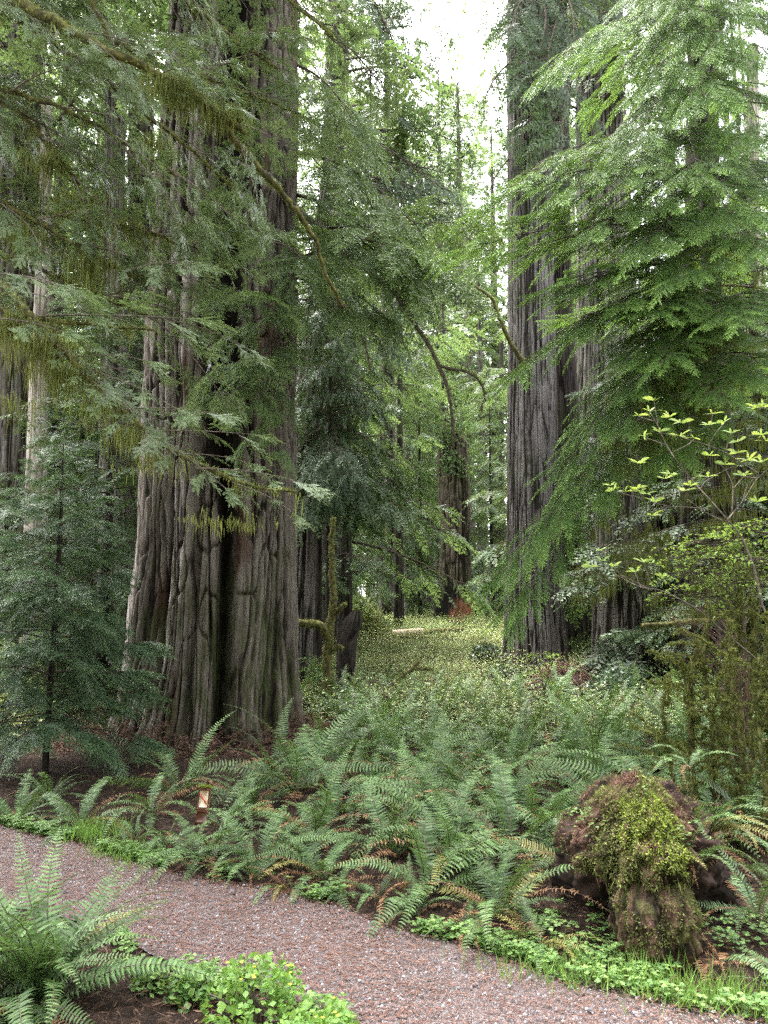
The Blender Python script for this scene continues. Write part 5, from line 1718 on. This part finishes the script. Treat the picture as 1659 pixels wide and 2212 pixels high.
def leafy_bush(name, label, u, v, y, rad, n, mat, leaf, seed, cat='bush', h=1.0, group=None, wr=.28, kk=.42, flowers=0):
    r = np.random.default_rng(seed)
    x = P(u, v, y)[0]
    z0 = float(gz(x, y))
    t = thing(name, label, cat, (x, y, z0), group)
    g = Geo()
    a = r.uniform(0, 6.28, n); q = r.random(n) ** .45
    el = np.arccos(r.uniform(-.2, 1, n))
    p = np.stack([np.sin(el) * np.cos(a), np.sin(el) * np.sin(a), np.cos(el) * h], 1) * (q * rad)[:, None]
    k = vnoise(p[:, 0] * 4 / rad, p[:, 1] * 4 / rad, p[:, 2] * 4 / rad, seed) > .4
    p = p[k]; m = len(p)
    p[:, 2] += rad * .35
    d = nrm(r.normal(0, 1, (m, 3)) + p * .6 / rad) * leaf * r.uniform(.6, 1.3, (m, 1))
    g.quads(kites(p, d, nrm(np.cross(d, r.normal(0, .4, (m, 3)) + np.array([0, 0, 1]))) * leaf * wr, kk), 0, r.random(m))
    part('leaves', g.mesh('leaves', [M[mat]]), t)
    if flowers:
        top = p[p[:, 2] > np.quantile(p[:, 2], .7)]
        g = Geo()
        for c in top[r.integers(0, len(top), flowers)]:
            c = c + np.array([0, 0, .02])
            for i in range(5):
                a_ = i * 1.2566
                e = np.array([[math.cos(a_), math.sin(a_), .35]]) * .009
                g.quads(kites(c[None], e, np.array([[-math.sin(a_), math.cos(a_), 0]]) * .004, .6), 0, r.random(1))
        tag(part('flowers', g.mesh('flowers', [M['yellow']]), t), kind='stuff')
    g = Geo()
    for i in range(14):
        q = p[r.integers(m)]
        g.tube(curve([np.array([0, 0, -.05]), q * .5 + np.array([0, 0, .03]), q], 7, .01, i), np.linspace(.012, .003, 7), 4, 0)
    part('stems', g.mesh('stems', [M['twig']]), t)
    return t


leafy_bush('dark_shrub', 'rounded dark evergreen shrub at the left foot of the grey redwood', 1050, 1370, 18, .42, 2600, 'shrub_dark', .075, 301)
leafy_bush('dark_shrub', 'small dark shrub low against the foot of the grey redwood, before the rounded one', 1088, 1440, 15.5, .32, 1500, 'shrub_dark', .06, 302)
leafy_bush('dark_shrub', 'dark shrub right of the brush pile at the foot of the knotted trunk', 1330, 1500, 12.6, .5, 2600, 'shrub_dark', .06, 303)
leafy_bush('pale_shrub', 'grey-green shrub on the left side at the back of the clearing', 770, 1300, 24, .9, 3000, 'undergrowth', .14, 304)
leafy_bush('pale_shrub', 'pale glossy shrub between the young conifer and the giant redwood', 270, 1260, 11.5, .75, 2600, 'blue_leaf', .07, 305, h=1.8)
leafy_bush('pale_shrub', 'yellow-green shrub at the left edge behind the young conifer', 10, 1290, 10.5, .7, 2600, 'undergrowth', .07, 306, h=1.5)
leafy_bush('leafy_plant', 'mound of lime leaves with tiny yellow flowers at the near path edge', 555, 2165, 3.2, .20, 1500, 'lime', .026, 307, 'plant', .9, None, .5, .6, 12)
leafy_bush('leafy_plant', 'lower lime-leaved clump at the bottom edge, right of the larger mound', 690, 2225, 3.0, .15, 1000, 'lime', .026, 308, 'plant', .8, None, .5, .6, 6)
leafy_bush('leafy_plant', 'small round-leaved green clump between the front fern and the lime mound', 420, 2120, 3.4, .10, 420, 'clover', .034, 309, 'plant', .9, None, .5, .6)
leafy_bush('leafy_plant', 'scattered low green sprig against the right side of the front fern', 330, 2085, 3.5, .08, 220, 'clover', .03, 310, 'plant', .8, None, .5, .6)
rr_ = np.random.default_rng(9)
for k, (u, v, y, n) in enumerate([(560, 2130, 3.2, 34), (690, 2190, 3.02, 18)]):
    pass


# ------------------------------------------------------------------ stuff: undergrowth, ground cover, litter, gravel
def rand_leaves(g, p, leaf, r, mi=0, flat_=.4, wr=.3, tone=None):
    m = len(p)
    d = nrm(np.stack([r.normal(0, 1, m), r.normal(0, 1, m), r.normal(0, flat_, m)], 1)) * leaf * r.uniform(.6, 1.4, (m, 1))
    wv = nrm(np.cross(d, np.array([0, 0, 1.0]) + r.normal(0, .3, (m, 3)))) * leaf * wr
    g.quads(kites(p, d, wv, .45), mi, r.random(m) if tone is None else tone)


def undergrowth():
    r = np.random.default_rng(51)
    g = Geo()
    n = 7000
    y = 9.5 + 30 * r.random(n) ** 1.15
    x = r.uniform(-.55, .55, n) * y
    keep = ~((x > -4.2) & (x < -.4) & (y < 11.5)) & (vnoise(x * .6, y * .6, 0, 33) > .22)
    keep &= ~((x > 2.0) & (x < 4.6) & (y > 11.2) & (y < 15) & (r.random(n) < .85))
    keep &= ~((y < 11.5) & (x > -.3) & (r.random(n) < .35))
    x, y = x[keep], y[keep]
    for a, b in zip(x, y):
        m = int(r.integers(24, 60)); pt = r.random()
        h = r.uniform(.2, .65) * (1.25 if b > 20 else 1) * (.45 if (b > 17 and -2 < a < 4.6) else 1)
        q = r.random(m)
        p = np.stack([a + r.normal(0, .2, m) * (.4 + q), b + r.normal(0, .2, m) * (.4 + q), np.zeros(m)], 1)
        p[:, 2] = float(gz(a, b)) + .04 + h * q
        rand_leaves(g, p, .034 + .0011 * b, r, 0, .35, .32, np.clip(.6 * pt + .4 * r.random(m), 0, 1))
        if b < 24:
            e = np.array([a, b, float(gz(a, b))])
            g.tube(np.array([e, e + np.array([r.normal(0, .05), 0, h * .6]), e + np.array([r.normal(0, .12), 0, h * 1.1])]), [.006, .005, .002], 4, 1)
    tag(part('undergrowth', g.mesh('undergrowth', [M['undergrowth'], M['brush']])), 'pale green low undergrowth covering the clearing and the wood floor', 'undergrowth', None, 'stuff')


def ground_cover():
    r = np.random.default_rng(52)
    g = Geo()
    # sorrel and small herbs along the far path edge, and at the near edge
    x = r.uniform(-4.2, 2.6, 5200)
    off = np.abs(r.normal(0, .09, 5200))
    y = far_y(x) - .04 + off
    right = (x > .7)
    y = np.where(right, far_y(x) - .06 + np.abs(r.normal(0, .30, 5200)), y)
    x2 = r.uniform(-1.6, .2, 500); y2 = near_y(x2) + .02 - np.abs(r.normal(0, .12, 500))
    x3 = r.uniform(1.0, 2.9, 900); y3 = far_y(x3) + r.uniform(0, 1.2, 900)
    X, Y = np.concatenate([x, x2, x3]), np.concatenate([y, y2, y3])
    k = vnoise(X * 4, Y * 4, 0, 61) > np.where(X > .9, .34, .52)
    X, Y = X[k], Y[k]
    m = len(X)
    h = r.uniform(.015, .085, m)
    Z = gz(X, Y) + h
    c = np.stack([X, Y, Z], 1)
    for j in range(3):
        a = r.uniform(0, .6, m) + j * 2.094 + X * 7
        d = np.stack([np.cos(a), np.sin(a), r.normal(-.05, .2, m)], 1) * r.uniform(.016, .030, (m, 1))
        wv = np.stack([-np.sin(a), np.cos(a), r.normal(0, .15, m)], 1) * np.linalg.norm(d, axis=1)[:, None] * .52
        g.quads(kites(c, d, wv, .68), 0, r.random(m))
    tag(part('ground_cover', g.mesh('ground_cover', [M['clover']])), 'bright low clover-like leaves fringing both edges of the path', 'ground cover', None, 'stuff')
    # grass
    g = Geo()
    c = [(205, 1815, 260, .14), (260, 1850, 220, .10), (300, 1868, 120, .08), (1190, 2110, 130, .10), (1330, 2130, 160, .10), (1420, 2150, 160, .11), (1540, 2170, 160, .11), (1620, 2190, 160, .1), (1130, 2090, 60, .08)]
    for (u, v, n, hh) in c:
        q = ground_at(u, v)
        p = np.stack([q[0] + r.normal(0, .12, n), q[1] + r.normal(0, .07, n), np.zeros(n)], 1)
        p[:, 2] = gz(p[:, 0], p[:, 1])
        d = np.stack([r.normal(0, .35, n), r.normal(0, .35, n), np.ones(n)], 1) * hh * r.uniform(.5, 1.4, (n, 1))
        an = r.uniform(0, 3.14, n)
        g.quads(kites(p, d, np.stack([np.cos(an), np.sin(an), 0 * an], 1) * .003, .3), 0, r.random(n))
    tag(part('grass', g.mesh('grass', [M['grass']])), 'bright green grass blades in tufts along the far edge of the path', 'grass', None, 'stuff')


def litter():
    r = np.random.default_rng(53)
    g = Geo()
    n = 52000
    y = 2.4 + 9 * r.random(n) ** 1.5
    x = r.uniform(-.55, .55, n) * (y + .4)
    k = (y > far_y(x) - .05) | (y < near_y(x) + .05)
    x, y = x[k], y[k]
    m = len(x)
    p = np.stack([x, y, gz(x, y) + r.uniform(.004, .03, m)], 1)
    d = nrm(np.stack([r.normal(0, 1, m), r.normal(0, 1, m), r.normal(0, .35, m)], 1)) * r.uniform(.015, .07, (m, 1))
    g.quads(kites(p, d, nrm(np.cross(d, [0, 0, 1.0]) + r.normal(0, .1, (m, 3))) * r.uniform(.0012, .0045, (m, 1))), 0, r.random(m))
    tag(part('leaf_litter', g.mesh('leaf_litter', [M['litter']])), 'brown needle and twig litter on the forest floor between the ferns', 'leaf litter', None, 'stuff')
    # red needles lying on the path
    g = Geo()
    n = 26000
    x = r.uniform(-4, 2.8, n)
    a, b = np.where(x > near_w[-1, 0], 1.8, near_y(x)), far_y(x)
    t = r.random(n)
    y = a + (b - a) * t
    k = (y > 2.2) & (vnoise(x * 2.2, y * 2.2, 0, 71) + .25 * (1 - x / 3) > .36)
    x, y = x[k], y[k]
    m = len(x)
    p = np.stack([x, y, gz(x, y) + .026], 1)
    d = nrm(np.stack([r.normal(0, 1, m), r.normal(0, 1, m), r.normal(0, .06, m)], 1)) * r.uniform(.012, .055, (m, 1))
    g.quads(kites(p, d, nrm(np.cross(d, [0, 0, 1.0])) * r.uniform(.0012, .0035, (m, 1))), 0, r.random(m))
    tag(part('fallen_needles', g.mesh('fallen_needles', [M['redneedle']])), 'reddish fallen needles strewn on the gravel path', 'fallen needles', None, 'stuff')


def gravel():
    r = np.random.default_rng(54)
    n = 26000
    x = r.uniform(-4, 2.8, n)
    a, b = np.where(x > near_w[-1, 0], 1.8, near_y(x)), far_y(x)
    y = a + (b - a) * r.random(n)
    k = (y > 2.3) & (vnoise(x * 1.8, y * 1.8, 0, 73) * .8 + .12 * x + .35 > r.random(n))
    x, y = x[k], y[k]
    m = len(x)
    s = .0022 + .0042 * r.random(m) ** 2.5 + (r.random(m) > .998) * .009
    base = np.array([[1, 0, 0], [0, 1, 0], [-1, 0, 0], [0, -1, 0], [0, 0, .8], [.3, .3, .55]])
    an = r.uniform(0, 6.28, m)
    V = np.empty((m, 10, 3))
    cub = np.array([[-1, -1, -.6], [1, -1, -.6], [1, 1, -.6], [-1, 1, -.6], [-.7, -.6, .5], [.6, -.7, .6], [.7, .6, .45], [-.6, .7, .6]])
    c, sn = np.cos(an), np.sin(an)
    q = cub[None] + r.normal(0, .22, (m, 8, 3))
    q = q * s[:, None, None] * np.stack([np.ones(m), r.uniform(.55, 1, m), r.uniform(.5, .9, m)], 1)[:, None, :]
    X = q[..., 0] * c[:, None] - q[..., 1] * sn[:, None]
    Y = q[..., 0] * sn[:, None] + q[..., 1] * c[:, None]
    V = np.stack([X + x[:, None], Y + y[:, None], q[..., 2] + (gz(x, y) + .022 + s * .2)[:, None]], -1)
    F = np.array([[0, 1, 5, 4], [1, 2, 6, 5], [2, 3, 7, 6], [3, 0, 4, 7], [4, 5, 6, 7]])
    F = (F[None] + (np.arange(m) * 8)[:, None, None]).reshape(-1, 4)
    g = Geo(); g.raw(V.reshape(-1, 3), F, 0, np.repeat(r.random(m), 8))
    tag(part('gravel', g.mesh('gravel', [M['stone']])), 'pale grey and white crushed stones scattered over the path', 'gravel', None, 'stuff')


undergrowth()
ground_cover()
litter()
gravel()

# ------------------------------------------------------------------ the misty air
if HAZE:
    g = Geo()
    x0, x1, y0, y1, z0, z1 = -75, 75, -6, 125, -1.5, 75
    V = np.array([(x, y, z) for z in (z0, z1) for y in (y0, y1) for x in (x0, x1)], float)
    F = [(0, 2, 3, 1), (4, 5, 7, 6), (0, 1, 5, 4), (2, 6, 7, 3), (0, 4, 6, 2), (1, 3, 7, 5)]
    g.raw(V, F)
    m, t_, n_, l_ = new_mat('misty air')
    pv = N(t_, 'ShaderNodeVolumePrincipled', Density=HAZE)
    pv.inputs['Color'].default_value = (.92, .95, 1, 1)
    oo = t_.nodes.new('ShaderNodeOutputMaterial')
    l_.new(pv.outputs[0], oo.inputs['Volume'])
    tag(part('haze', g.mesh('haze', [m])), kind='stuff')
